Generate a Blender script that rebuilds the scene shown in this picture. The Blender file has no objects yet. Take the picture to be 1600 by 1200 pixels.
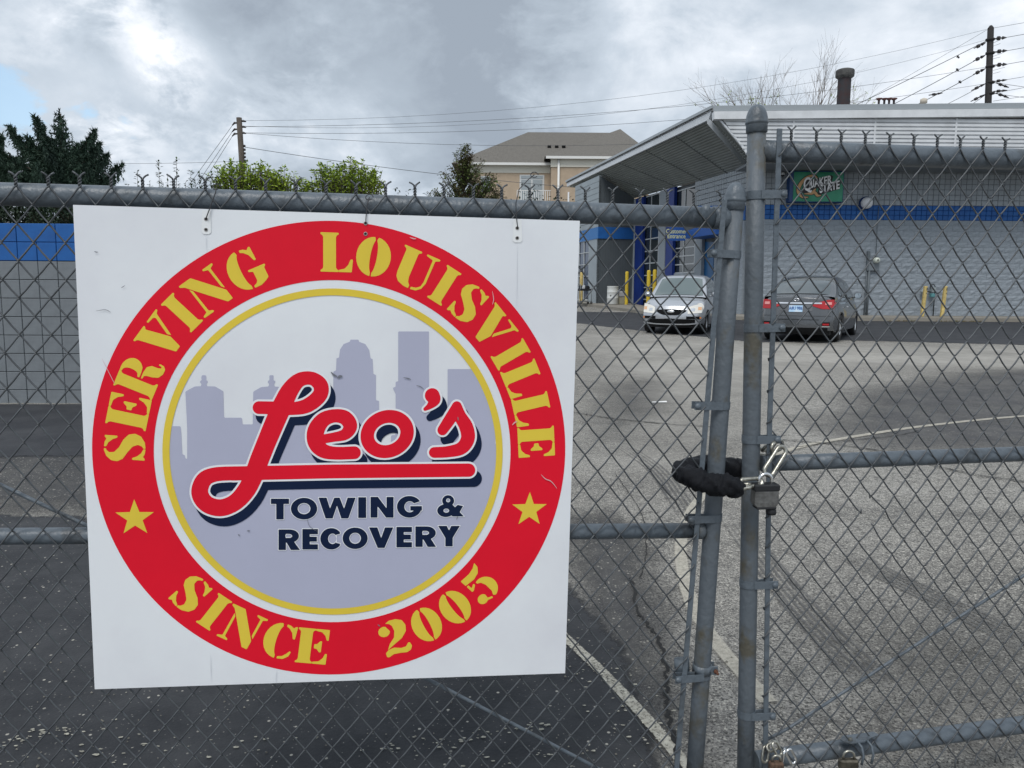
import bpy, bmesh, math, random
import numpy as np
from mathutils import Vector, Matrix, noise as mnoise
from mathutils.geometry import tessellate_polygon
R_ = math.radians
random.seed(7)
SC = bpy.context.scene
COL = SC.collection

# ------------------------------------------------------------------ camera
F = 1200.0; PITCH = R_(6.9); ROLL = R_(0.4); CAMH = 1.5
KS = math.tan(R_(1.1))                        # the lot rises gently away from the gate
fv = Vector((0, math.cos(PITCH), -math.sin(PITCH)))
r0 = Vector((1, 0, 0)); u0 = r0.cross(fv)
rv = r0*math.cos(ROLL)+u0*math.sin(ROLL)
uv = -r0*math.sin(ROLL)+u0*math.cos(ROLL)
CP = Vector((0, 0, CAMH))
cam_d = bpy.data.cameras.new('camera'); cam = bpy.data.objects.new('camera', cam_d); COL.objects.link(cam)
cam.matrix_world = Matrix(((rv.x, uv.x, -fv.x, 0), (rv.y, uv.y, -fv.y, 0), (rv.z, uv.z, -fv.z, CAMH), (0, 0, 0, 1)))
cam_d.sensor_width = 36; cam_d.lens = 36*F/1600; cam_d.clip_end = 3000; cam_d.clip_start = 0.05
SC.camera = cam

# ------------------------------------------------------------------ world, sun, exposure
SUN_EL, SUN_AZ = R_(56), R_(200)       # azimuth measured clockwise from +Y: sun behind the camera, veiled by cloud
SKY_S = 0.1
W = bpy.data.worlds.new("World"); SC.world = W; W.use_nodes = True
nt = W.node_tree; N = nt.nodes; L = nt.links; N.clear()
def nd(t, **k):
    n = N.new(t)
    for a, b in k.items(): setattr(n, a, b)
    return n
out = nd('ShaderNodeOutputWorld'); bg = nd('ShaderNodeBackground'); L.new(bg.outputs[0], out.inputs[0])
bg.inputs[1].default_value = SKY_S
sky = nd('ShaderNodeTexSky', sky_type='NISHITA'); sky.sun_disc = False
sky.sun_elevation = SUN_EL; sky.sun_rotation = SUN_AZ
tc = nd('ShaderNodeTexCoord')
def vmath(op, a, b=None):
    n = nd('ShaderNodeVectorMath', operation=op)
    L.new(a, n.inputs[0])
    if b is not None:
        if isinstance(b, (tuple, list)): n.inputs[1].default_value = b
        else: L.new(b, n.inputs[1])
    return n
def wm(op, a, b=None, c=None, clamp=False):
    n = nd('ShaderNodeMath', operation=op); n.use_clamp = clamp
    for i, v in enumerate((a, b, c)):
        if v is None: continue
        if isinstance(v, (int, float)): n.inputs[i].default_value = v
        else: L.new(v, n.inputs[i])
    return n.outputs[0]
GEN = tc.outputs['Generated']
mp = vmath('MULTIPLY', GEN, (1.0, 1.0, 1.55)).outputs[0]
def wnoise(scale, detail, rough, off, dist=0.0):
    m = vmath('ADD', mp, off)
    n = nd('ShaderNodeTexNoise'); n.inputs['Scale'].default_value = scale; n.inputs['Detail'].default_value = detail
    n.inputs['Roughness'].default_value = rough; n.inputs['Distortion'].default_value = dist
    L.new(m.outputs[0], n.inputs['Vector']); return n.outputs['Fac']
n1 = wnoise(2.1, 9, 0.55, (3.1, 0.4, 1.2), 0.25)
n2 = wnoise(5.5, 8, 0.6, (0.3, 7.4, 2.2), 0.3)
n3 = wnoise(14, 7, 0.62, (5.3, 1.4, 0.2), 0.4)
def cdir(px, py):
    d = (fv+rv*((px-800)/F)+uv*((600-py)/F)).normalized(); return (d.x, d.y, d.z)
def blob(px, py, rad, amp, wob=1.9):
    """a soft patch of cloud centred on one direction of the sky"""
    d = vmath('DISTANCE', GEN, cdir(px, py)).outputs['Value']
    t = wm('MULTIPLY_ADD', wm('SUBTRACT', n2, 0.5), rad*wob, d)
    t = wm('MULTIPLY_ADD', wm('SUBTRACT', n3, 0.5), rad*wob*.55, t)
    s = nd('ShaderNodeMapRange', interpolation_type='SMOOTHSTEP'); L.new(t, s.inputs['Value'])
    s.inputs['From Min'].default_value = rad*1.2; s.inputs['From Max'].default_value = rad*0.55
    return wm('MULTIPLY', s.outputs[0], amp)
# brightness field of the cloud deck
v = wm('MULTIPLY_ADD', wm('SUBTRACT', n1, 0.5), 1.5, 0.50)
v = wm('MULTIPLY_ADD', wm('SUBTRACT', n2, 0.5), 1.2, v)
v = wm('MULTIPLY_ADD', wm('SUBTRACT', n3, 0.5), 0.38, v)
for b in ((540, 120, .24, -.20), (660, 150, .17, -.12), (850, 60, .16, -.08), (380, 60, .10, -.08), (70, 120, .13, -.34), (160, 130, .08, -.12), (90, 20, .12, .20), (265, 110, .06, .24), (590, 210, .08, .14),
          (1300, 110, .34, .10), (1560, 120, .2, .08), (150, 215, .08, .15), (260, 210, .10, -.10), (1000, 190, .14, -.06)):
    v = wm('ADD', v, blob(*b))
ramp = nd('ShaderNodeValToRGB'); L.new(v, ramp.inputs[0])
cr = ramp.color_ramp
stops = [(0.0, (.27, .315, .375)), (.28, (.345, .40, .465)), (.50, (.45, .51, .58)), (.76, (.63, .675, .735)), (1.0, (.86, .87, .90))]
cr.elements[0].position = 0; cr.elements[0].color = (*stops[0][1], 1)
cr.elements[1].position = 1; cr.elements[1].color = (*stops[-1][1], 1)
for p, c in stops[1:-1]:
    e = cr.elements.new(p); e.color = (*c, 1)
mulc = vmath('SCALE', ramp.outputs[0]); mulc.inputs['Scale'].default_value = 1.0/SKY_S
# small openings of blue
gap = wm('ADD', blob(140, 178, .030, .62, 6.0), blob(20, 164, .032, .62, 6.0))
gap = wm('ADD', gap, blob(195, 192, .024, .5, 6.0))
gapm = wm('MULTIPLY', gap, wm('GREATER_THAN', 0.62, n1), clamp=True)
skyb = vmath('SCALE', sky.outputs[0]); skyb.inputs['Scale'].default_value = 1.0
add = vmath('ADD', skyb.outputs[0], (1.3, 2.3, 3.0))
mix = nd('ShaderNodeMix', data_type='RGBA'); L.new(gap, mix.inputs['Factor'])
mix.clamp_factor = True
L.new(mulc.outputs[0], mix.inputs[6]); L.new(add.outputs[0], mix.inputs[7])
L.new(mix.outputs[2], bg.inputs[0])

sd = bpy.data.lights.new('sun', 'SUN'); so = bpy.data.objects.new('sun', sd); COL.objects.link(so)
sd.energy = 1.5; sd.angle = R_(24); sd.color = (1.0, 0.97, 0.93)
sdir = Vector((math.sin(SUN_AZ)*math.cos(SUN_EL), math.cos(SUN_AZ)*math.cos(SUN_EL), math.sin(SUN_EL)))
so.rotation_euler = sdir.to_track_quat('Z', 'Y').to_euler()
VS = SC.view_settings
VS.view_transform = 'Standard'; VS.look = 'None'; VS.gamma = 1; VS.exposure = 0.42; VS.use_curve_mapping = False
SC.cycles.max_bounces = 6; SC.cycles.transparent_max_bounces = 12

# ------------------------------------------------------------------ unprojection helpers
def ray(x, y): return fv+rv*((x-800)/F)+uv*((600-y)/F)
def hit(x, y, p, n):
    d = ray(x, y); n = Vector(n); t = (Vector(p)-CP).dot(n)/d.dot(n); return CP+d*t
def atY(x, y, Y): return hit(x, y, (0, Y, 0), (0, 1, 0))
def gz(y): return KS*max(-20.0, min(y, 48.0))
def gnd(x, y, dz=0.0): return hit(x, y, (0, 0, dz), (0, -KS, 1))

# ------------------------------------------------------------------ materials
MATS = {}
def mat(name, col, rough=.6, metal=0.0, var=0.0, vscale=8.0, bump=0.0, bscale=60.0, col2=None, spec=.5, coat=0.0, fac=None, detail=5.0, thr=None, stretch=(1,1,1), coords='Object', trans=0.0):
    if name in MATS: return MATS[name]
    m = bpy.data.materials.new(name); m.use_nodes = True; t = m.node_tree; n = t.nodes; b = n['Principled BSDF']
    b.inputs['Roughness'].default_value = rough; b.inputs['Metallic'].default_value = metal
    b.inputs['Specular IOR Level'].default_value = spec; b.inputs['Coat Weight'].default_value = coat
    b.inputs['Base Color'].default_value = (*col, 1)
    if trans: b.inputs['Transmission Weight'].default_value = trans
    tcn = n.new('ShaderNodeTexCoord'); mpn = n.new('ShaderNodeMapping'); mpn.inputs['Scale'].default_value = stretch
    t.links.new(tcn.outputs[coords], mpn.inputs[0])
    if var or col2:
        ns = n.new('ShaderNodeTexNoise'); ns.inputs['Scale'].default_value = vscale; ns.inputs['Detail'].default_value = detail
        ns.inputs['Roughness'].default_value = .62
        t.links.new(mpn.outputs[0], ns.inputs['Vector'])
        mx = n.new('ShaderNodeMix'); mx.data_type = 'RGBA'
        c2 = col2 or tuple(c*(1-var) for c in col); c1 = col if col2 else tuple(min(1, c*(1+var*.6)) for c in col)
        mx.inputs[6].default_value = (*c1, 1); mx.inputs[7].default_value = (*c2, 1)
        mr = n.new('ShaderNodeMapRange'); lo, hi = thr or (.35, .65)
        mr.inputs['From Min'].default_value = lo; mr.inputs['From Max'].default_value = hi
        t.links.new(ns.outputs['Fac'], mr.inputs['Value']); t.links.new(mr.outputs[0], mx.inputs['Factor'])
        t.links.new(mx.outputs[2], b.inputs['Base Color'])
    if bump:
        nb = n.new('ShaderNodeTexNoise'); nb.inputs['Scale'].default_value = bscale; nb.inputs['Detail'].default_value = 4
        t.links.new(mpn.outputs[0], nb.inputs['Vector'])
        bp = n.new('ShaderNodeBump'); bp.inputs['Strength'].default_value = min(1, bump); bp.inputs['Distance'].default_value = .01*max(1, bump)
        t.links.new(nb.outputs['Fac'], bp.inputs['Height']); t.links.new(bp.outputs[0], b.inputs['Normal'])
    MATS[name] = m; return m

def mat_steel(name, col, dirt, rough=.42):
    """old grey-painted pipe: paint with rubbed and stained patches"""
    return mat(name, col, rough=rough, metal=.0, vscale=9, col2=dirt, thr=(.53, .64), detail=9, bump=.35, bscale=70, spec=.5, stretch=(1, 1, .7))
STEEL = mat_steel('painted_steel', (.100, .122, .144), (.064, .074, .083))
STEELW = mat_steel('painted_steel_worn', (.096, .114, .132), (.085, .080, .062), rough=.55)
WIRE = mat('painted_wire', (.078, .086, .094), rough=.45, metal=.15, var=.3, vscale=30)
GALV = mat('chain_steel', (.42, .41, .36), rough=.35, metal=.9, var=.4, vscale=120)
TIE = mat('tie_wire', (.05, .05, .055), rough=.5, metal=.5)

def attr_alpha_mat(name, col, col2, vscale=14, edge=.5, dens=1.0, rough=.8, nscale=9.0, hard=.12, chips=0.0, maxa=1.0):
    """worn coating on the asphalt: opacity from the 'w' attribute (0 at the rim) broken up by noise"""
    m = bpy.data.materials.new(name); m.use_nodes = True; t = m.node_tree; n = t.nodes; b = n['Principled BSDF']
    b.inputs['Roughness'].default_value = rough; b.inputs['Specular IOR Level'].default_value = .3
    tcn = n.new('ShaderNodeTexCoord')
    ns = n.new('ShaderNodeTexNoise'); ns.inputs['Scale'].default_value = vscale; ns.inputs['Detail'].default_value = 6; ns.inputs['Roughness'].default_value = .7
    t.links.new(tcn.outputs['Object'], ns.inputs['Vector'])
    mx = n.new('ShaderNodeMix'); mx.data_type = 'RGBA'; mx.inputs[6].default_value = (*col, 1); mx.inputs[7].default_value = (*col2, 1)
    mr = n.new('ShaderNodeMapRange'); mr.inputs['From Min'].default_value = .4; mr.inputs['From Max'].default_value = .65
    t.links.new(ns.outputs['Fac'], mr.inputs['Value']); t.links.new(mr.outputs[0], mx.inputs['Factor']); t.links.new(mx.outputs[2], b.inputs['Base Color'])
    if chips:
        last = mx.outputs[2]
        for sc_, am, cc_ in ((70, chips, (.42, .40, .35)), (140, chips*2.2, (.20, .195, .18))):
            vo = n.new('ShaderNodeTexVoronoi'); vo.inputs['Scale'].default_value = sc_; t.links.new(tcn.outputs['Object'], vo.inputs['Vector'])
            sp = n.new('ShaderNodeSeparateColor'); t.links.new(vo.outputs['Color'], sp.inputs[0])
            g1 = n.new('ShaderNodeMapRange'); t.links.new(sp.outputs[0], g1.inputs['Value']); g1.inputs['From Min'].default_value = 1-am; g1.inputs['From Max'].default_value = 1-am*.6
            g2 = n.new('ShaderNodeMapRange'); t.links.new(vo.outputs['Distance'], g2.inputs['Value']); g2.inputs['From Min'].default_value = .45; g2.inputs['From Max'].default_value = .28
            ml = n.new('ShaderNodeMath'); ml.operation = 'MULTIPLY'; t.links.new(g1.outputs[0], ml.inputs[0]); t.links.new(g2.outputs[0], ml.inputs[1])
            mc = n.new('ShaderNodeMix'); mc.data_type = 'RGBA'; t.links.new(ml.outputs[0], mc.inputs['Factor']); t.links.new(last, mc.inputs[6]); mc.inputs[7].default_value = (*cc_, 1); last = mc.outputs[2]
        t.links.new(last, b.inputs['Base Color'])
    at = n.new('ShaderNodeAttribute'); at.attribute_name = 'w'
    n2_ = n.new('ShaderNodeTexNoise'); n2_.inputs['Scale'].default_value = nscale; n2_.inputs['Detail'].default_value = 9; n2_.inputs['Roughness'].default_value = .75
    t.links.new(tcn.outputs['Object'], n2_.inputs['Vector'])
    a = n.new('ShaderNodeMath'); a.operation = 'MULTIPLY_ADD'; t.links.new(at.outputs['Fac'], a.inputs[0]); a.inputs[1].default_value = dens
    t.links.new(n2_.outputs['Fac'], a.inputs[2])
    s = n.new('ShaderNodeMapRange'); t.links.new(a.outputs[0], s.inputs['Value'])
    s.inputs['From Min'].default_value = .5+edge-hard; s.inputs['From Max'].default_value = .5+edge+hard
    s.inputs['To Max'].default_value = maxa
    tr = n.new('ShaderNodeBsdfTransparent'); ms = n.new('ShaderNodeMixShader')
    t.links.new(s.outputs[0], ms.inputs[0]); t.links.new(tr.outputs[0], ms.inputs[1]); t.links.new(b.outputs[0], ms.inputs[2])
    bp = n.new('ShaderNodeBump'); bp.inputs['Strength'].default_value = .6; bp.inputs['Distance'].default_value = .006
    n3 = n.new('ShaderNodeTexNoise'); n3.inputs['Scale'].default_value = 90; n3.inputs['Detail'].default_value = 3
    t.links.new(tcn.outputs['Object'], n3.inputs['Vector']); t.links.new(n3.outputs['Fac'], bp.inputs['Height']); t.links.new(bp.outputs[0], b.inputs['Normal'])
    t.links.new(ms.outputs[0], n['Material Output'].inputs[0])
    return m

def asphalt_mat(name, base, pale, stone, stone_amt, dark, scale=55.0):
    m = bpy.data.materials.new(name); m.use_nodes = True; t = m.node_tree; n = t.nodes; b = n['Principled BSDF']
    b.inputs['Roughness'].default_value = .85; b.inputs['Specular IOR Level'].default_value = .35
    tcn = n.new('ShaderNodeTexCoord'); O = tcn.outputs['Object']
    def nz(sc, de, ro=.6, st=None):
        k = n.new('ShaderNodeTexNoise'); k.inputs['Scale'].default_value = sc; k.inputs['Detail'].default_value = de; k.inputs['Roughness'].default_value = ro
        if st:
            q = n.new('ShaderNodeMapping'); q.inputs['Scale'].default_value = st; t.links.new(O, q.inputs[0]); t.links.new(q.outputs[0], k.inputs['Vector'])
        else: t.links.new(O, k.inputs['Vector'])
        return k.outputs['Fac']
    def rng(v, lo, hi):
        k = n.new('ShaderNodeMapRange'); t.links.new(v, k.inputs['Value']); k.inputs['From Min'].default_value = lo; k.inputs['From Max'].default_value = hi; return k.outputs[0]
    def mixc(f, a, c):
        k = n.new('ShaderNodeMix'); k.data_type = 'RGBA'; t.links.new(f, k.inputs['Factor'])
        for i, q in ((6, a), (7, c)):
            if isinstance(q, tuple): k.inputs[i].default_value = (*q, 1)
            else: t.links.new(q, k.inputs[i])
        return k.outputs[2]
    c = mixc(rng(nz(.45, 6, .6), .38, .62), base, pale)
    c = mixc(rng(nz(.9, 5, .6, (.35, 1.3, 1)), .52, .72), c, dark)
    c = mixc(rng(nz(2.6, 6, .7), .55, .8), c, dark)
    vo = n.new('ShaderNodeTexVoronoi'); vo.inputs['Scale'].default_value = scale; vo.inputs['Randomness'].default_value = 1; t.links.new(O, vo.inputs['Vector'])
    sp = n.new('ShaderNodeSeparateColor'); t.links.new(vo.outputs['Color'], sp.inputs[0])
    k = n.new('ShaderNodeMath'); k.operation = 'MULTIPLY'
    t.links.new(rng(sp.outputs[0], 1-stone_amt, 1-stone_amt*.55), k.inputs[0]); t.links.new(rng(vo.outputs['Distance'], .42, .30), k.inputs[1])
    c = mixc(k.outputs[0], c, stone)
    vo2 = n.new('ShaderNodeTexVoronoi'); vo2.inputs['Scale'].default_value = scale*2.3; t.links.new(O, vo2.inputs['Vector'])
    sp2 = n.new('ShaderNodeSeparateColor'); t.links.new(vo2.outputs['Color'], sp2.inputs[0])
    k2_ = n.new('ShaderNodeMath'); k2_.operation = 'MULTIPLY'; t.links.new(rng(sp2.outputs[1], .50, .62), k2_.inputs[0]); t.links.new(rng(vo2.outputs['Distance'], .5, .34), k2_.inputs[1])
    c = mixc(k2_.outputs[0], c, tuple(x*.85 for x in stone))
    # the dark pits between the stones
    c = mixc(rng(nz(16, 5, .8), .50, .68), c, dark); c = mixc(rng(nz(34, 4, .8), .56, .70), c, stone)
    fn = nz(95, 4, .75); c = mixc(rng(fn, .49, .60), c, tuple(d*.45 for d in dark))
    t.links.new(c, b.inputs['Base Color'])
    bp = n.new('ShaderNodeBump'); bp.inputs['Strength'].default_value = .8; bp.inputs['Distance'].default_value = .008
    ad = n.new('ShaderNodeMath'); ad.operation = 'ADD'; t.links.new(fn, ad.inputs[0]); t.links.new(k.outputs[0], ad.inputs[1])
    t.links.new(ad.outputs[0], bp.inputs['Height']); t.links.new(bp.outputs[0], b.inputs['Normal'])
    return m

# ------------------------------------------------------------------ mesh building
class MB:
    def __init__(s): s.v = []; s.f = []; s.m = []; s.smooth = []
    def add(s, vs, fs, mi=0, sm=False):
        o = len(s.v); s.v += [tuple(v) for v in vs]
        for f in fs: s.f.append(tuple(i+o for i in f)); s.m.append(mi); s.smooth.append(sm)
    def box(s, a, b, mi=0, M=None):
        x0, y0, z0 = a; x1, y1, z1 = b
        vs = [(x0,y0,z0),(x1,y0,z0),(x1,y1,z0),(x0,y1,z0),(x0,y0,z1),(x1,y0,z1),(x1,y1,z1),(x0,y1,z1)]
        if M: vs = [M @ Vector(v) for v in vs]
        s.add(vs, [(0,3,2,1),(4,5,6,7),(0,1,5,4),(1,2,6,5),(2,3,7,6),(3,0,4,7)], mi); return s
    def bbox(s, a, b, c=.004, mi=0, M=None):
        """box with chamfered edges"""
        x = (a[0], b[0]); y = (a[1], b[1]); z = (a[2], b[2]); vs = []
        for i in (0,1):
            for j in (0,1):
                for k in (0,1):
                    dx, dy, dz = (c, -c)[i], (c, -c)[j], (c, -c)[k]
                    vs += [(x[i], y[j]+dy, z[k]+dz), (x[i]+dx, y[j], z[k]+dz), (x[i]+dx, y[j]+dy, z[k])]
        if M: vs = [tuple(M @ Vector(v)) for v in vs]
        bm = bmesh.new(); V = [bm.verts.new(v) for v in vs]; r = bmesh.ops.convex_hull(bm, input=V)
        bmesh.ops.dissolve_limit(bm, angle_limit=.02, verts=bm.verts, edges=bm.edges)
        bm.verts.index_update(); s.add([v.co.copy() for v in bm.verts], [[v.index for v in f.verts] for f in bm.faces], mi); bm.free(); return s
    def tube(s, pts, r, n=8, closed=False, cap=True, mi=0, sm=True):
        P = [Vector(p) for p in pts]; m = len(P); rr = r if isinstance(r, (list, tuple)) else [r]*m
        T = []
        for i in range(m):
            if closed: d = P[(i+1) % m]-P[i-1]
            else: d = P[min(i+1, m-1)]-P[max(i-1, 0)]
            T.append(d.normalized() if d.length > 1e-9 else Vector((0,0,1)))
        a = Vector((0,0,1)) if abs(T[0].z) < .9 else Vector((1,0,0))
        nrm = (a-T[0]*a.dot(T[0])).normalized(); vs = []
        for i in range(m):
            nrm = (nrm-T[i]*nrm.dot(T[i]))
            if nrm.length < 1e-6: nrm = T[i].orthogonal()
            nrm.normalize(); bn = T[i].cross(nrm)
            for k in range(n):
                t = 2*math.pi*k/n; vs.append(P[i]+(nrm*math.cos(t)+bn*math.sin(t))*rr[i])
        fs = []
        for i in range(m if closed else m-1):
            j = (i+1) % m
            for k in range(n): fs.append((i*n+k, i*n+(k+1) % n, j*n+(k+1) % n, j*n+k))
        s.add(vs, fs, mi, sm)
        if cap and not closed:
            o = len(s.v)-m*n
            s.f.append(tuple(o+k for k in range(n))[::-1]); s.m.append(mi); s.smooth.append(False)
            s.f.append(tuple(o+(m-1)*n+k for k in range(n))); s.m.append(mi); s.smooth.append(False)
        return s
    def lathe(s, prof, c=(0,0,0), n=24, mi=0, M=None, sm=True):
        vs = []
        for r, z in prof:
            for k in range(n):
                t = 2*math.pi*k/n; vs.append(Vector((r*math.cos(t), r*math.sin(t), z)))
        M2 = Matrix.Translation(c) @ (M or Matrix())
        vs = [M2 @ v for v in vs]; fs = []
        for i in range(len(prof)-1):
            for k in range(n): fs.append((i*n+k, i*n+(k+1) % n, (i+1)*n+(k+1) % n, (i+1)*n+k))
        s.add(vs, fs, mi, sm); return s
    def prism(s, poly, a, b, mi=0):
        """polygon (list of 3D points) extruded by vector b-a"""
        d = Vector(b)-Vector(a); n = len(poly); P = [Vector(p) for p in poly]; Q = [p+d for p in P]
        s.add(P+Q, [tuple(range(n))[::-1], tuple(range(n, 2*n))]+[(i, (i+1) % n, (i+1) % n+n, i+n) for i in range(n)], mi); return s
    def build(s, name, m, parent=None, loc=None):
        me = bpy.data.meshes.new(name); me.from_pydata([tuple(v) for v in s.v], [], s.f)
        ml = m if isinstance(m, (list, tuple)) else [m]
        for q in ml: me.materials.append(q)
        me.polygons.foreach_set('material_index', s.m); me.polygons.foreach_set('use_smooth', s.smooth); me.update()
        return link(name, me, parent, loc)
def link(name, me, parent=None, loc=None):
    o = bpy.data.objects.new(name, me); COL.objects.link(o)
    if parent: o.parent = parent
    if loc is not None: o.location = loc
    return o
def tag(o, label=None, cat=None, group=None, kind=None):
    if label: o['label'] = label
    if cat: o['category'] = cat
    if group: o['group'] = group
    if kind: o['kind'] = kind
    return o
def empty(name, loc=(0,0,0), rz=0.0, label=None, cat=None, group=None):
    o = bpy.data.objects.new(name, None); COL.objects.link(o); o.location = loc; o.rotation_euler = (0,0,rz); o.empty_display_size = .1
    return tag(o, label, cat, group)
def frame(o):
    """local-from-world for an empty placed with loc + z rotation"""
    return (Matrix.Translation(o.location) @ o.rotation_euler.to_matrix().to_4x4()).inverted()
def copy_tree(o, parent=None):
    c = o.copy(); COL.objects.link(c)
    if parent: c.parent = parent
    for ch in [x for x in bpy.data.objects if x.parent == o]: copy_tree(ch, c)
    return c

# ------------------------------------------------------------------ ground
GA = asphalt_mat('weathered_asphalt', (.225, .214, .194), (.37, .356, .328), (.62, .59, .52), .38, (.125, .121, .114))
def sheet(name, xs, ys, m, dz=0.0):
    vs = [(x, y, gz(y)+dz) for y in ys for x in xs]; nx = len(xs)
    fs = [(j*nx+i, j*nx+i+1, (j+1)*nx+i+1, (j+1)*nx+i) for j in range(len(ys)-1) for i in range(nx-1)]
    b = MB(); b.add(vs, fs); return b.build(name, m)
tag(sheet('ground', [-900, -60, 60, 900], [-400, -20, 0, 10, 20, 48, 100, 900], GA), kind='structure')

def patch_sheet(name, px, m, dz, inset=.35, world=False, sub=3):
    """ground coating with ragged rim: outline given in ground points, rim carries w=0, inside w=1"""
    P = [Vector(p) if world else gnd(*p) for p in px]
    Q = []
    for i in range(len(P)):
        for k in range(sub): Q.append(P[i].lerp(P[(i+1) % len(P)], k/sub))
    n = len(Q); I = []
    area = sum(Q[i].x*Q[(i+1) % n].y-Q[(i+1) % n].x*Q[i].y for i in range(n)); sg = 1 if area > 0 else -1
    for i in range(n):
        d = (Q[(i+1) % n]-Q[i-1]); d.z = 0; d.normalize(); nrm = Vector((-d.y, d.x, 0))*sg; I.append(Q[i]+nrm*inset)
    vs = [(p.x, p.y, gz(p.y)+dz) for p in Q]+[(p.x, p.y, gz(p.y)+dz) for p in I]
    fs = [(i, (i+1) % n, (i+1) % n+n, i+n) for i in range(n)]
    tri = tessellate_polygon([[Vector((p.x, p.y, 0)) for p in I]])
    fs += [tuple(k+n for k in t) for t in tri]
    b = MB(); b.add(vs, fs); o = b.build(name, m)
    a = o.data.attributes.new('w', 'FLOAT', 'POINT'); a.data.foreach_set('value', [0.0]*n+[1.0]*n)
    # all faces up
    bm = bmesh.new(); bm.from_mesh(o.data); bmesh.ops.recalc_face_normals(bm, faces=bm.faces)
    if bm.faces and sum(f.normal.z for f in bm.faces) < 0: bmesh.ops.reverse_faces(bm, faces=bm.faces)
    bm.to_mesh(o.data); bm.free()
    return tag(o, kind='structure')
def sd_poly(X, Y, P):
    P = np.array(P, float); d = np.full(X.shape, 1e18); ins = np.zeros(X.shape, bool); n = len(P)
    for i in range(n):
        ax, ay = P[i]; bx, by = P[(i+1) % n]; ex, ey = bx-ax, by-ay; wx, wy = X-ax, Y-ay
        t = np.clip((wx*ex+wy*ey)/(ex*ex+ey*ey+1e-12), 0, 1); d = np.minimum(d, (wx-ex*t)**2+(wy-ey*t)**2)
        c = (ay > Y) != (by > Y); ins ^= c & (X < (bx-ax)*(Y-ay)/((by-ay) if by != ay else 1e-12)+ax)
    d = np.sqrt(d); return np.where(ins, -d, d)
def soft_sheet(name, px, m, dz, soft=.5, nx=70, ny=70):
    """coating whose opacity weight fades in over `soft` metres from an outline given in ground points"""
    P = [gnd(*p) for p in px]; xs = [p.x for p in P]; ys = [p.y for p in P]
    # rows follow the distance so near ground gets finer cells
    gx = np.linspace(min(xs), max(xs), nx); gy = min(ys)+(max(ys)-min(ys))*np.linspace(0, 1, ny)**1.5
    X, Y = np.meshgrid(gx, gy); D = sd_poly(X, Y, [(p.x, p.y) for p in P]); w = np.clip(-D/soft, 0, 1)
    vs = [(X[j, i], Y[j, i], gz(Y[j, i])+dz) for j in range(ny) for i in range(nx)]
    fs = [(j*nx+i, j*nx+i+1, (j+1)*nx+i+1, (j+1)*nx+i) for j in range(ny-1) for i in range(nx-1) if w[j:j+2, i:i+2].max() > 0]
    b = MB(); b.add(vs, fs); o = b.build(name, m); a = o.data.attributes.new('w', 'FLOAT', 'POINT'); a.data.foreach_set('value', w.ravel().astype(np.float32)); return tag(o, kind='structure')
SEAL = attr_alpha_mat('sealed_asphalt', (.030, .032, .036), (.052, .054, .058), vscale=3.2, edge=.50, nscale=5.0, hard=.10, chips=.018)
SEAL2 = attr_alpha_mat('sealed_asphalt_far', (.034, .036, .041), (.055, .057, .062), vscale=2, edge=.40, nscale=1.2)
SEAL3 = attr_alpha_mat('sealed_asphalt_thin', (.075, .075, .080), (.13, .128, .124), vscale=2, edge=.62, nscale=1.3, hard=.5, chips=.10, maxa=.85)
patch_sheet('asphalt_patch', [(-500, 790), (130, 800), (500, 850), (880, 862), (940, 930), (1000, 1000), (1055, 1120), (1095, 1300), (1130, 1600), (-900, 1700)], SEAL, .004, .22)
patch_sheet('asphalt_patch', [(-700, 628), (130, 628), (870, 626), (875, 660), (500, 700), (130, 722), (-700, 735)], SEAL2, .004, .45)
patch_sheet('asphalt_patch', [(840, 486), (1000, 488), (1150, 499), (1900, 503), (1900, 548), (1600, 540), (1330, 533), (1180, 536), (1000, 518), (900, 506), (840, 500)], SEAL2, .004, .5)
soft_sheet('asphalt_patch', [(1200, 655), (1300, 602), (1500, 575), (1900, 555), (1900, 720), (1560, 735), (1420, 730), (1290, 720)], SEAL3, .004, 1.1)
soft_sheet('asphalt_patch', [(860, 700), (900, 600), (1010, 585), (1090, 610), (1080, 660), (1000, 700)], SEAL3, .0031, 1.2)
SEAL4 = attr_alpha_mat('thin_dark_asphalt', (.060, .060, .062), (.10, .098, .094), vscale=5, edge=.60, nscale=3.5, hard=.42, chips=.12, maxa=.9)
soft_sheet('asphalt_patch', [(840, 800), (960, 780), (1040, 830), (1090, 930), (1130, 1060), (1200, 1300), (1150, 1500), (900, 1500), (840, 1000)], SEAL4, .0022, .35)
soft_sheet('asphalt_patch', [(-600, 680), (150, 680), (500, 700), (500, 850), (150, 850), (-600, 830)], SEAL4, .0022, .9)
soft_sheet('asphalt_patch', [(1150, 900), (1400, 900), (1700, 960), (2000, 1200), (1900, 1500), (1200, 1500)], attr_alpha_mat('stained_asphalt', (.085, .080, .072), (.13, .124, .113), vscale=4, edge=.75, nscale=2.6, hard=.7, chips=.25, maxa=.6), .0022, .9)
PALE = attr_alpha_mat('bleached_asphalt', (.50, .478, .435), (.36, .345, .315), vscale=.8, edge=.62, nscale=.9, hard=.55, chips=.12, maxa=.75)
soft_sheet('asphalt_patch', [(820, 510), (1200, 530), (2000, 540), (2000, 595), (1480, 590), (1290, 640), (1210, 760), (1000, 800), (830, 760)], PALE, .0022, 2.2)

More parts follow.
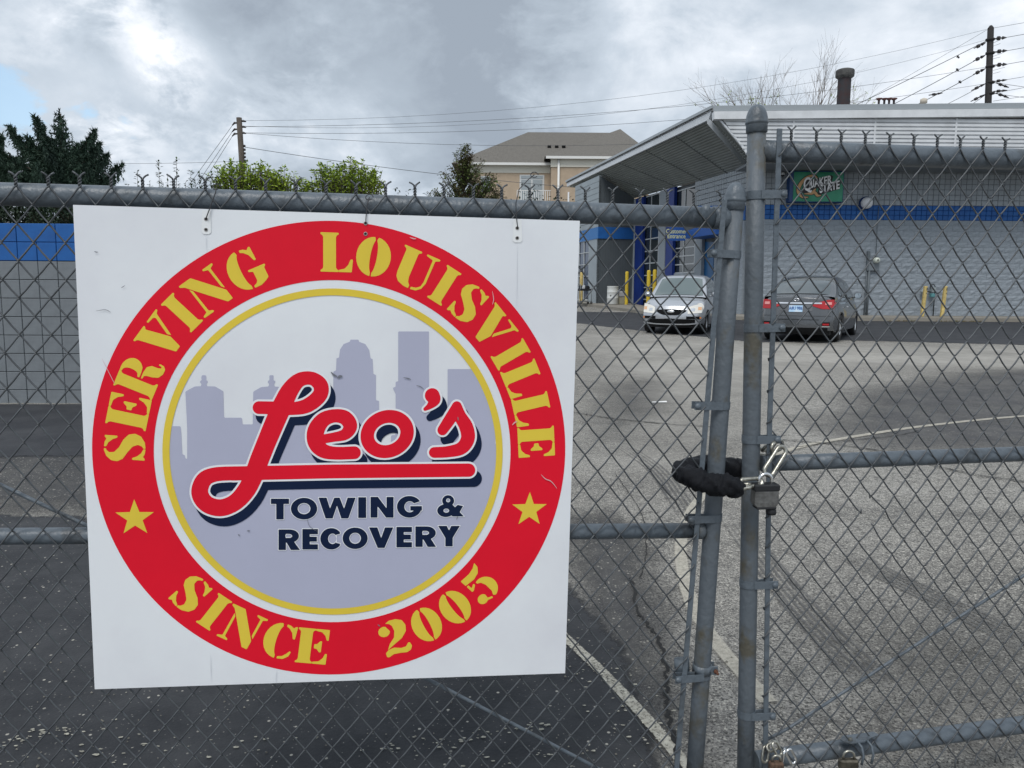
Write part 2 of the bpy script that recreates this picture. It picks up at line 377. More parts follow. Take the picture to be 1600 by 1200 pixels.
PAINT = attr_alpha_mat('worn_line_paint', (.50, .48, .41), (.34, .32, .27), vscale=30, edge=.93, nscale=70, hard=.10)
PAINT2 = attr_alpha_mat('faded_line_paint', (.55, .52, .44), (.42, .39, .33), vscale=30, edge=.90, nscale=60, hard=.22)
MARK = attr_alpha_mat('rubber_mark', (.085, .085, .085), (.13, .13, .13), vscale=30, edge=.95, nscale=7, hard=.45)
CRK = mat('crack_void', (.016, .016, .016), rough=1)
def ribbon(name, px, w, m, dz, kind='structure', ragged=0.0, sub=6, world=False, parent=None, taper=False):
    P = [Vector(p) if world else gnd(*p) for p in px]; Q = []
    for i in range(len(P)-1):
        a = P[max(i-1, 0)]; b = P[i]; c = P[i+1]; d = P[min(i+2, len(P)-1)]
        for k in range(sub):
            t = k/sub; Q.append(.5*((2*b)+(c-a)*t+(2*a-5*b+4*c-d)*t*t+(3*b-a-3*c+d)*t**3))
    Q.append(P[-1]); vs = []; ws = []; n = len(Q)
    for i, p in enumerate(Q):
        d = Q[min(i+1, n-1)]-Q[max(i-1, 0)]; d.z = 0; d.normalize(); nr = Vector((-d.y, d.x, 0))
        j = ragged*random.uniform(-1, 1); ww = w*random.uniform(.5, 1.25) if ragged else w
        for k, o_ in enumerate((-1, -.5, .5, 1)):
            q = p+nr*(o_*ww/2+j); vs.append((q.x, q.y, gz(q.y)+dz)); ws.append((1.0 if k in (1, 2) else 0.0) if not taper else (math.sin(math.pi*min(1, max(0, i/(n-1))))**.6*(1.0 if k in (1, 2) else .25)))
    fs = [(4*i+k, 4*i+k+1, 4*i+k+5, 4*i+k+4) for i in range(n-1) for k in range(3)]
    b = MB(); b.add(vs, [f[::-1] for f in fs]); o = b.build(name, m, parent)
    a = o.data.attributes.new('w', 'FLOAT', 'POINT'); a.data.foreach_set('value', ws)
    return tag(o, kind=kind) if not parent else o
ribbon('painted_line', [(845, 960), (885, 1000), (940, 1052), (1000, 1115), (1060, 1185), (1110, 1260)], .085, PAINT, .0085)
ribbon('painted_line', [(1800, 640), (1600, 651), (1450, 666), (1330, 684), (1240, 702), (1150, 735), (1090, 785), (1066, 840), (1066, 890), (1083, 950), (1118, 1005), (1165, 1060), (1200, 1100)], .115, PAINT2, .0085)
FLK = (.035, attr_alpha_mat('scraped_paint', (.5, .48, .40), (.3, .28, .22), vscale=40, edge=.98, nscale=34, hard=.04))
for pts, w in (([(985, 905), (1000, 960), (1028, 1000), (1040, 1050), (1042, 1110), (1062, 1200), (1070, 1260)], .014),
               ([(870, 640), (900, 646), (960, 655), (1040, 663), (1110, 668)], .022), ([(1215, 688), (1290, 694), (1376, 706), (1440, 724), (1520, 742), (1620, 757)], .022),
               ([(1245, 700), (1300, 692), (1400, 682), (1440, 672)], .012), ([(1000, 905), (1010, 860), (1000, 800), (960, 740)], .006)):
    ribbon('pavement_crack', pts, w, CRK, .0095, ragged=w*.7, sub=14)
def tyre_marks(px, half, cols, seedv):
    P = [gnd(*p) for p in px]
    for c in range(cols):
        o_ = (c/(cols-1)-.5)*2*half; Q = []
        for i, p in enumerate(P):
            d = P[min(i+1, len(P)-1)]-P[max(i-1, 0)]; d.normalize(); Q.append(p+Vector((-d.y, d.x, 0))*o_)
        ribbon('tyre_mark', Q, half*2/cols*.95, MARK, .0065, world=True, taper=True)
tyre_marks([(1130, 790), (1180, 860), (1260, 960), (1350, 1050), (1420, 1110)], .075, 6, 1)
tyre_marks([(1240, 830), (1345, 880), (1460, 935), (1560, 985), (1680, 1050)], .075, 6, 2)
tyre_marks([(960, 690), (1020, 730), (1060, 780), (1090, 830)], .07, 5, 3)

# loose stone chips near the gate
def scatter_chips():
    b = MB(); rnd = random.Random(4)
    for _ in range(1500):
        x = rnd.uniform(-3.2, 3.2); y = rnd.uniform(.9, 7)
        if rnd.random() < .5: y = rnd.uniform(1.9, 3.0)
        if mnoise.noise(Vector((x*1.6, y*2.2, 3))) < -.05 and rnd.random() < .8: continue
        r = rnd.uniform(.0018, .0045)*(1.5 if rnd.random() < .06 else 1)
        c = Vector((x, y, gz(y)+.0095+r*.2)); vs = []
        for k in range(5):
            t = 2*math.pi*k/5+rnd.random(); vs.append(c+Vector((math.cos(t)*r*rnd.uniform(.7, 1.4), math.sin(t)*r*rnd.uniform(.7, 1.3), -r*.3)))
        vs.append(c+Vector((r*rnd.uniform(-.3, .3), 0, r*.8))); b.add(vs, [(k, (k+1) % 5, 5) for k in range(5)])
    return b.build('gravel', mat('stone_chips', (.24, .225, .19), rough=.9, var=.6, vscale=11))
def paint_flecks():
    b = MB(); rnd = random.Random(12)
    for path, n, sp_ in (([(-60, 1195), (0, 1168), (60, 1150), (140, 1140)], 60, .02), ([(140, 1140), (230, 1168), (330, 1172), (470, 1160)], 25, .03), ([(560, 1172), (700, 1160), (800, 1145), (860, 1136)], 60, .018), ([(640, 1178), (760, 1183), (930, 1190)], 25, .03), ([(0, 1188), (100, 1180), (180, 1192)], 30, .04), ([(880, 1010), (960, 1085), (1040, 1180)], 60, .08)):
        P = [gnd(*p) for p in path]
        for _ in range(n):
            i = rnd.randrange(len(P)-1); c = P[i].lerp(P[i+1], rnd.random())+Vector((rnd.gauss(0, sp_), rnd.gauss(0, sp_), 0)); c.z = gz(c.y)+.0092; L_ = rnd.uniform(.0015, .008); m_ = rnd.randint(5, 7); vs = []
            for k in range(m_): a = 2*math.pi*k/m_; rr = rnd.uniform(.4, 1.2); vs.append(c+Vector((math.cos(a)*L_*1.5*rr, math.sin(a)*L_*.8*rr, 0)))
            b.add(vs, [tuple(range(m_))])
    return b.build('paint_flecks', mat('old_paint_fleck', (.42, .40, .33), rough=.85, var=.4, vscale=60))
tag(paint_flecks(), 'flecks of old pale paint left on the dark sealed asphalt under the sign', 'paint', kind='stuff')
tag(scatter_chips(), 'pale stone chips and grit scattered over the asphalt by the gate', 'gravel', kind='stuff')
b = MB(); p = gnd(1029, 629.5); b.add([p+Vector(q) for q in ((-.08, -.03, .010), (.10, -.02, .012), (.10, .03, .022), (-.08, .02, .011))], [(0, 1, 2, 3)])
tag(b.build('paper_scrap', mat('white_paper', (.75, .75, .73))), 'small white paper scrap lying on the grey asphalt past the gates', 'litter')
# ================================================================== GATES
class Plane:
    """vertical plane Y = a + b*X; L(px,py,off) gives the local point of the empty standing on it"""
    def __init__(s, a, b, e):
        s.th = math.atan(b); s.n = Vector((-math.sin(s.th), math.cos(s.th), 0)); s.p = Vector((0, a, 0)); s.e = e; s.inv = frame(e)
    def world(s, x, y, off=0.0): return hit(x, y, s.p+s.n*off, s.n)
    def L(s, x, y, off=0.0): return s.inv @ s.world(x, y, off)
def axisM(P, Q):
    z = (Q-P).normalized(); x = z.orthogonal().normalized()
    x = (Vector((1,0,0))-z*z.x).normalized(); y = z.cross(x)
    return Matrix(((x.x, y.x, z.x, P.x), (x.y, y.y, z.y, P.y), (x.z, y.z, z.z, P.z), (0,0,0,1)))
GL_ = empty('gate_leaf', (0, 1.880, 0), math.atan(.1114), 'lower left gate leaf of grey pipe and chain link, carrying the big round-logo sign', 'gate')
GR_ = empty('gate_leaf', (0, 1.839, 0), math.atan(.1953), 'taller right gate leaf of grey pipe and chain link, without a sign', 'gate')
PL = Plane(1.880, .1114, GL_); PR = Plane(1.839, .1953, GR_)

def line_pt(A, B, z): return A+(B-A)*((z-A.z)/(B.z-A.z))
def dome_cap(parent, A, B, r, zb):
    """bullet post cap on the axis A->B, its skirt starting at height zb"""
    M = axisM(A, B); M.translation = Vector((0,0,0)); c = line_pt(A, B, zb)
    pr = [(r*1.0, 0), (r*1.12, .001), (r*1.13, .019), (r*1.15, .021), (r*1.21, .0225), (r*1.22, .026), (r*1.17, .029)]
    for k in range(1, 11):
        t = k/10; pr.append((r*1.16*math.cos(t*math.pi/2)**.8 if k < 10 else .0006, .029+.040*math.sin(t*math.pi/2)**1.15))
    MB().lathe(pr, c, 28, M=M).build('post_cap', STEEL, parent)
def strap(parent, c, M, r, h, x1, wy, z=0, bolt=True, side=-1, yb=0.0):
    """tension band: ring round the post and two ears reaching the tension bar"""
    T = Matrix.Translation(c) @ M; b = MB(); n = 20; t = .0018; vs = []
    for k in range(n+1):
        a = math.pi/2+side*0+(2*math.pi*k/n); vs.append((math.cos(a), math.sin(a)))
    b.lathe([(r+.0004, -h/2), (r+t, -h/2), (r+t, h/2), (r+.0004, h/2)], (0,0,0), 56, M=T, sm=False)
    for s_ in (-1, 1):
        xa, xb = (side*r*.5, side*x1) if side > 0 else (-x1, -r*.5)
        if s_ < 0:
            ya, yb_ = -r-.0004, -r-OFF-.0068; q = [(side*r*.12, ya-.0006), (side*x1, yb_), (side*x1, yb_-.0024), (side*r*.12, ya-.0030)]
            b.prism([T @ Vector((x_, y_, -h/2)) for x_, y_ in q], (0,0,0), tuple(M.to_3x3() @ Vector((0,0,h))))
        else: b.bbox((min(xa, xb), -.0105, -h/2), (max(xa, xb), -.0085, h/2), .0008, M=T)
    o = b.build('tension_band', STEEL, parent)
    k = MB(); q = T @ Vector((side*(x1-.008), -r-OFF-.0088, 0))
    k.lathe([(.0001, -.0055), (.004, -.0052), (.0072, -.003), (.0085, 0), (.0085, .001)], q, 14, M=Matrix.Rotation(-math.pi/2, 4, 'X').to_4x4())
    k.build('carriage_bolt', STEEL, o); return o
def pipe(parent, name, A, B, r, m=STEEL, n=28, seg=5, sag=0.0):
    P = [A.lerp(B, i/seg)+Vector((0, 0, -sag*math.sin(math.pi*i/seg))) for i in range(seg+1)]
    return MB().tube(P, r, n).build(name, m, parent)

RP = .0226; OFF = .0035
# ---- left leaf
a = PL.L(1146.5, 340, OFF+RP); b_ = PL.L(1086, 1197, OFF+RP); bot = line_pt(a, b_, .075)
postL = pipe(GL_, 'post', bot, line_pt(a, b_, PL.L(1149, 322, OFF+RP).z), RP, STEELW)
LA, LB = bot, a
dome_cap(postL, LA, LB, RP, PL.L(1149, 329, OFF+RP).z)
t0 = PL.L(0, 305.5, OFF+.026); t1 = PL.L(1118, 340.5, OFF+.026)
hx = -1.98
ext = t0+(t0-t1).normalized()*.75
pipe(GL_, 'top_rail', ext, t1, .0262, STEEL, 32, 8, -.004)
MB().lathe([(.0262, -.008), (.0285, -.008), (.0285, .02), (.024, .032), (.012, .038)], t1, 24, M=axisM(Vector(), (t1-t0)).to_3x3().to_4x4()).build('rail_end_cup', STEEL, GL_)
o = MB(); q = PL.L(1103, 330, .02); o.lathe([(.0001, .016), (.009, .014), (.012, .004), (.012, 0)], q, 12); o.build('clamp_nut', STEEL, GL_)
m0 = PL.L(0, 838, OFF+.020); m1 = PL.L(1088, 829, OFF+.020)
pipe(GL_, 'middle_rail', m0+(m0-m1).normalized()*.75, m1, .0200, STEEL, 24)
MB().lathe([(.020, -.004), (.0225, -.004), (.0225, .014), (.016, .022), (.001, .025)], m1, 20, M=axisM(Vector(), (m1-m0)).to_3x3().to_4x4()).build('rail_end_cup', STEELW, GL_)
b0 = Vector((-1.85, OFF+.021, .135)); b1 = Vector((line_pt(LA, LB, .115).x, OFF+.021, .115)); pipe(GL_, 'bottom_rail', b0, b1, .021, STEEL, 20)
pipe(GL_, 'hinge_post', Vector((ext.x-.01, OFF+RP, .07)), Vector((ext.x-.01, OFF+RP, 1.78)), .0245, STEEL, 20)
rod = [PL.L(x, y, .012) for x, y in ((-260, 640), (0, 757), (120, 814), (672, 1063), (931, 1199), (1040, 1262))]
MB().tube(rod, .0048, 8).build('truss_rod', STEEL, GL_)
def flat_bar(parent, P, Q, w=.0135, t=.005):
    M = axisM(P, Q); MB().bbox((-w/2, -t/2, 0), (w/2, t/2, (Q-P).length), .001, M=M).build('tension_bar', STEEL, parent)
bt = PL.L(1132, 312, 0); bb = PL.L(1057.5, 1197, 0); flat_bar(GL_, line_pt(bt, bb, .09), bt)
MP = axisM(LA, LB); MP.translation = Vector()
for py, xp in ((397, 1117), (635, 1092), (811, 1082), (1058, 1062)):
    c = line_pt(LA, LB, PL.L(1110, py, OFF).z); strap(GL_, c, MP, RP, .0195, c.x-PL.L(xp-8, py, 0).x, 0, side=-1, yb=-.0)

# ---- right leaf
a = PR.L(1181.5, 250, OFF+RP); b_ = PR.L(1165, 1190, OFF+RP); RA, RB = line_pt(a, b_, .07), a
postR = pipe(GR_, 'post', RA, line_pt(a, b_, PR.L(1183, 207, OFF+RP).z), .0229, STEELW)
dome_cap(postR, RA, RB, .0232, PR.L(1183, 208, OFF+RP).z)
s0 = PR.L(1186, 236.2, OFF+.028); s1 = PR.L(1600, 249.5, OFF+.028); e1 = s1+(s1-s0).normalized()*.75
pipe(GR_, 'top_rail', s0, e1, .0275, STEEL, 32)
s2 = PR.L(1190, 724.5, OFF+.021); s3 = PR.L(1600, 709, OFF+.021); e3 = s3+(s3-s2).normalized()*.75
pipe(GR_, 'middle_rail', s2, e3, .0212, STEEL, 24)
s4 = PR.L(1180, 1188, OFF+.025); s5 = PR.L(1600, 1132, OFF+.025); e5 = s5+(s5-s4).normalized()*.75
botrail = pipe(GR_, 'bottom_rail', s4, e5, .0245, STEEL, 24)
pipe(GR_, 'hinge_post', Vector((e1.x+.01, OFF+RP, .07)), Vector((e1.x+.01, OFF+RP, 1.93)), .0245, STEEL, 20)
MB().tube([PR.L(x, y, .012) for x, y in ((1190, 1160), (1230, 1139), (1420, 1015), (1600, 899), (1800, 770))], .0042, 8).build('truss_rod', STEEL, GR_)
rt = PR.L(1218, 201, 0); rb = PR.L(1195.6, 1197, 0); rm = PR.L(1202.5, 660, 0)
M = axisM(line_pt(rm, rb, .1), rm)
b = MB(); b.bbox((-.0068, -.0025, 0), (.0068, .0025, (rm-line_pt(rm, rb, .1)).length), .0008, M=M)
M = axisM(rm, rt); b.bbox((-.0068, -.0028, .0005), (.0068, .0022, (rt-rm).length), .0008, M=M); b.build('tension_bar', STEEL, GR_)
MP = axisM(RA, RB); MP.translation = Vector()
for py, xp in ((303.5, 1221), (513, 1218), (688, 1211), (915, 1207), (1120, 1203)):
    c = line_pt(RA, RB, PR.L(1175, py, OFF).z); strap(GR_, c, MP, .0229, .0205, PR.L(xp+6, py, 0).x-c.x, 0, side=1)

# ---- chain link fabric: every picket wire is a mesh of its own
def fabric(parent, plane, X, Z, i0, i1, nb, nt_, top_len=.021, skip=None, seedv=1, barbs=True, bent=(), edge=None):
    rnd = random.Random(seedv)
    def node(m, n):
        x = X(m, n); z = Z(m, n)
        v = mnoise.noise_vector(Vector((x*2.1+seedv, z*2.1, 3.3)))
        w = mnoise.noise_vector(Vector((x*9+seedv, z*9, 7.3)))
        p = Vector((x+v.x*.004+w.x*.0016, 0, z+v.z*.003+w.z*.0016))
        for (bx, bz, br, dx, dz) in bent:
            d = math.hypot(p.x-bx, p.z-bz)
            if d < br: k = (1-d/br)**2; p.x += dx*k; p.z += dz*k
        return p
    d = .0021; ov = .0012; rw = .00212
    for i in range(i0, i1+1):
        runs = [[]]; cur = runs[0]
        for n in range(nb, nt_+1):
            left = (i+n) % 2 == 0; p = node(i if left else i+1, n); sx = -1 if left else 1
            q = Vector((p.x+sx*ov, 0, p.z))
            if n > nb:
                pl = (i+n-1) % 2 == 0; pp = node(i if pl else i+1, n-1); front = pl    # going up-right -> in front
                if skip and skip(parent, (p+pp)/2, i, n):
                    if cur: cur.append(pp.lerp(p, .16)); cur = []; runs.append(cur)
                    cur.append(pp.lerp(p, .86)+Vector((0, d if not front else -d, 0)))
                    continue
                yy = -d if front else d
                mid = (p+pp)/2+Vector((0, yy, -.0012+rnd.uniform(-.0008, .0008)))
                ea = eb = 1.0
                if edge and i == edge[0]:
                    if (not pl) == (edge[1] > 0): ea = 2.8
                    else: eb = 2.8
                cur.append(pp.lerp(p, .09)+Vector((0, yy*ea, 0)))
                if ea > 1: cur.append(pp.lerp(p, .38)+Vector((0, yy*ea, 0)))
                cur.append(mid)
                if eb > 1: cur.append(pp.lerp(p, .62)+Vector((0, yy*eb, 0)))
                cur.append(pp.lerp(p, .91)+Vector((0, yy*eb, 0)))
            cur.append(q+Vector((0, 0, 0)))
        # twisted selvage at the top
        left = (i+nt_) % 2 == 0; p = node(i if left else i+1, nt_)
        ph = 0 if left else math.pi; tw = 12
        if cur and barbs:
            h = top_len*rnd.uniform(.92, 1.08) if left else top_len
            for k in range(tw+1):
                t = k/tw; a_ = ph+math.pi+t*math.pi*3.2
                cur.append(p+Vector((.0023*math.cos(a_), .0023*math.sin(a_), .002+h*t)))
            a_ = ph+math.pi+math.pi*3.2; sx = 1 if math.cos(a_) > 0 else -1
            cur.append(p+Vector((sx*.007, .001*sx, h+.0065))); cur.append(p+Vector((sx*rnd.uniform(.0115, .014), .002*sx, h+rnd.uniform(.009, .012))))
        # bottom selvage
        if runs[0] and barbs:
            left = (i+nb) % 2 == 0; p = node(i if left else i+1, nb); sx = 1 if left else -1
            runs[0][0:0] = [p+Vector((sx*rnd.uniform(.006, .02), rnd.uniform(-.02, .004), -rnd.uniform(.012, .03))), p+Vector((sx*.004, -.004, -.008))]
        b = MB()
        for r in runs:
            if len(r) > 1: b.tube(r, rw, 5)
        b.build('wire', WIRE, parent)
WL, VL = .0681, .0838
fabric(GL_, PL, lambda m, n: .1957+m*WL/2+.036*n*VL/2, lambda m, n: 1.3429+n*VL/2-.006*m*WL/2, -58, 8, -29, 9,
       bent=((PL.L(1050, 845).x, PL.L(1050, 845).z, .04, .004, -.014), (PL.L(1060, 790).x, PL.L(1060, 790).z, .045, .012, .006),
             (PL.L(1020, 1090).x, PL.L(1020, 1090).z, .05, .012, .012), (PL.L(815, 1085).x, PL.L(815, 1085).z, .04, -.008, -.012)), seedv=1, edge=(8, 1))
WR, VR = .0686, .0839
def XR(m, n):
    z = 1.291+n*VR/2
    return float(np.interp(z, [.2, .61, .78, 1.291, 1.874], [.745, .7262, .7242, .7056, .7063]))+m*WR/2
def skipR(parent, mid, i, n):
    w = PR.L(1350, 800); return abs(mid.x-w.x) < .030 and abs(mid.z-w.z) < .048 and i == IR
IR = round((PR.L(1352, 800).x-XR(0, -10))/(WR/2)-.5)
fabric(GR_, PR, XR, lambda m, n: 1.291+n*VR/2+.001*m*WR/2, -1, 40, -27, 14, skip=skipR, seedv=5,
       bent=((PR.L(1373, 800).x, PR.L(1373, 800).z, .05, .014, .004), (PR.L(1360, 820).x, PR.L(1360, 820).z, .03, .012, 0.0)), edge=(-1, -1))

# latch collar low on the left post
p = PL.L(1098, 1044, OFF+RP); c = line_pt(LA, LB, p.z)
b = MB(); MPL = axisM(LA, LB); MPL.translation = Vector()
b.lathe([(RP+.0006, -.012), (RP+.003, -.012), (RP+.003, .012), (RP+.0006, .012)], c, 24, M=MPL)
T = Matrix.Translation(c) @ MPL
for yy in (-.016, .012): b.bbox((RP*.6, yy, -.012), (RP+.016, yy+.003, .012), .001, M=T)
col = b.build('latch_collar', STEEL, GL_)
MB().lathe([(.0001, -.004), (.006, -.004), (.006, .001), (.0035, .001), (.0035, .012), (.0001, .012)], T @ Vector((RP+.009, -.022, 0)), 12, M=Matrix.Rotation(math.pi/2, 4, 'X')).build('collar_bolt', mat('rusty_bolt', (.11, .045, .025), rough=.9, var=.5, vscale=200), col)
cc = T @ Vector((-.052, .012, .003))
b = MB(); b.lathe([(.018, -.02), (.020, -.02), (.0205, .018), (.0185, .018), (.018, -.02)], cc, 22, M=Matrix.Rotation(R_(-14), 4, 'X')); b.build('latch_cup', STEEL, GL_)

# drop latch plate and U bolt on the bottom rail of the right leaf
w0 = PR.L(1337, 1157, -.005)
ang = math.atan2(s5.z-s4.z, s5.x-s4.x); M = Matrix.Translation(w0) @ Matrix.Rotation(-ang, 4, 'Y') @ Matrix.Rotation(R_(-12), 4, 'X')
b = MB(); poly = [(-.042, -.012), (-.030, -.024), (.012, -.024), (.045, -.006), (.078, .004), (.078, .03), (-.02, .03), (-.042, .01)]
P = [M @ Vector((x, y, .002)) for x, y in poly]; b.prism(P, (0, 0, 0), (0, 0, .0035)); lp = b.build('latch_plate', STEEL, GR_)
MB().lathe([(.0001, .009), (.005, .008), (.006, .005), (.006, 0)], M @ Vector((-.022, -.008, .005)), 10).build('plate_bolt', STEELW, lp)
ub = MB()
for dx in (-.008, .022):
    P = [M @ Vector((dx, -.02, .004)), M @ Vector((dx+.004, -.032, -.006)), M @ Vector((dx+.006, -.034, -.03)), M @ Vector((dx+.002, -.028, -.055))]
    ub.tube(P, .0035, 8)
ub.build('u_bolt', STEEL, GR_)

# ================================================================== SIGN
SG = empty('hanging_sign', tuple(PL.world(515, 1064, -.012)), PL.th, 'large white square towing company sign with red and gold ring, wired to the left gate', 'sign')
SGI = frame(SG)
cor = [SGI @ PL.world(x, y, -.012) for x, y in ((148, 1077), (883, 1052), (906, 345), (114, 320))]  # BL BR TR TL
def UV(u, v, lay=0.0):
    p = (cor[0]*(1-u)+cor[1]*u)*(1-v)+(cor[3]*(1-u)+cor[2]*u)*v
    return Vector((p.x, -lay*.00035-.0002, p.z))
def homog(src, dst):
    A = []
    for (x, y), (u, v_) in zip(src, dst): A += [[x,y,1,0,0,0,-u*x,-u*y,-u], [0,0,0,x,y,1,-v_*x,-v_*y,-v_]]
    return np.linalg.svd(np.array(A, float))[2][-1].reshape(3, 3)
HM = homog([(114,320),(906,345),(883,1052),(148,1077)], [(0,1),(1,1),(1,0),(0,0)])
def px2uv(x, y):
    q = HM @ np.array([x, y, 1.0]); return q[0]/q[2], q[1]/q[2]
def print_mat(name, c, fade=.10):
    return mat(name, c, rough=.5, vscale=3.0, col2=tuple(x*(1-fade) for x in c), thr=(.4, .75), spec=.22)
S_WHITE = mat('sign_white', (.78, .81, .84), rough=.36, vscale=1.4, col2=(.66, .67, .72), thr=(.42, .74), detail=9)
S_RED = print_mat('sign_red', (.76, .006, .026)); S_GOLD = print_mat('sign_gold', (.76, .575, .06))
S_LAV = print_mat('sign_lavender', (.435, .45, .575), .06); S_NAVY = print_mat('sign_navy', (.003, .012, .045)); S_WH2 = print_mat('sign_print_white', (.80, .82, .85), .05)
b = MB(); P = [Vector((cor[k].x, 0, cor[k].z)) for k in range(4)]; b.prism(P, (0, 0, 0), (0, .004, 0)); b.build('panel', S_WHITE, SG)
UC = (.5, .5)
def ring(name, ro, ri, m, lay, n=160):
    vs = []; fs = []
    for k in range(n):
        t = 2*math.pi*k/n
        for r in (ro, ri): vs.append(UV(UC[0]+r*math.cos(t), UC[1]+r*math.sin(t), lay))
    for k in range(n): j = (k+1) % n; fs.append((2*k, 2*j, 2*j+1, 2*k+1))
    b = MB(); b.add(vs, fs); return b.build(name, m, SG)
ring('red_ring', .4845, .3655, S_RED, 1); ring('gold_ring', .3485, .3345, S_GOLD, 3)

def fill(name, loops, m, parent, to3d):
    """flat print from outline loops (holes by even-odd)"""
    pts = [[Vector((x, y, 0)) for x, y in lp] for lp in loops if len(lp) > 2]
    if not pts: return None
    tri = tessellate_polygon(pts); flat = [p for lp in pts for p in lp]
    b = MB(); vs = [to3d(p.x, p.y) for p in flat]; fs = []
    for t in tri:
        n_ = (vs[t[1]]-vs[t[0]]).cross(vs[t[2]]-vs[t[0]]); fs.append(t if n_.y < 0 else t[::-1])
    b.add(vs, fs); return b.build(name, m, parent)
# --- stencil alphabet, unit height
def arc(cx, cy, rx, ry, a0, a1, n=14): return [(cx+rx*math.cos(R_(a0+(a1-a0)*k/n)), cy+ry*math.sin(R_(a0+(a1-a0)*k/n))) for k in range(n+1)]
def stem(x0, x1, s=.07): return [(x0-s,1),(x1+s,1),(x1+s,.955),(x1+.02,.93),(x1,.88),(x1,.12),(x1+.02,.07),(x1+s,.045),(x1+s,0),(x0-s,0),(x0-s,.045),(x0-.02,.07),(x0,.12),(x0,.88),(x0-.02,.93),(x0-s,.955)]
def cresL(cx, rx, ix, iy, gap=.03, ry=.51): return arc(cx, .5, rx, ry, 96, 264)+[(cx-gap*.6, .5-ry), (cx-gap*.6, .5-iy)]+arc(cx, .5, ix, iy, 250, 110)+[(cx-gap*.6, .5+iy)]
def mirror(P, cx): return [(2*cx-x, y) for x, y in P][::-1]
def rot180(P, cx, cy=.5): return [(2*cx-x, 2*cy-y) for x, y in P]
def O_(rx): c = cresL(rx, rx, .085, .42); return (2*rx, [c, mirror(c, rx)])
armT = [(.47,1),(.84,1),(.84,.69),(.79,.69),(.74,.82),(.64,.92),(.47,.945)]
Cterm = [(.50,1.0),(.60,.985),(.69,.93),(.74,.99),(.79,.99),(.80,.63),(.745,.63),(.68,.80),(.58,.90),(.50,.935)]
Sspine = [(.36,1.01),(.20,.95),(.09,.83),(.07,.68),(.14,.55),(.32,.43),(.47,.31),(.52,.18),(.48,.08),(.42,.045),(.42,-.01),(.58,.01),(.74,.10),(.81,.25),(.78,.41),(.64,.54),(.44,.64),(.31,.76),(.30,.88),(.36,.95),(.40,.955),(.40,1.01)]
Sterm = [(.45,1.01),(.45,.955),(.56,.90),(.65,.79),(.69,.68),(.74,.68),(.75,.99),(.70,.99),(.66,.945),(.58,.99)]
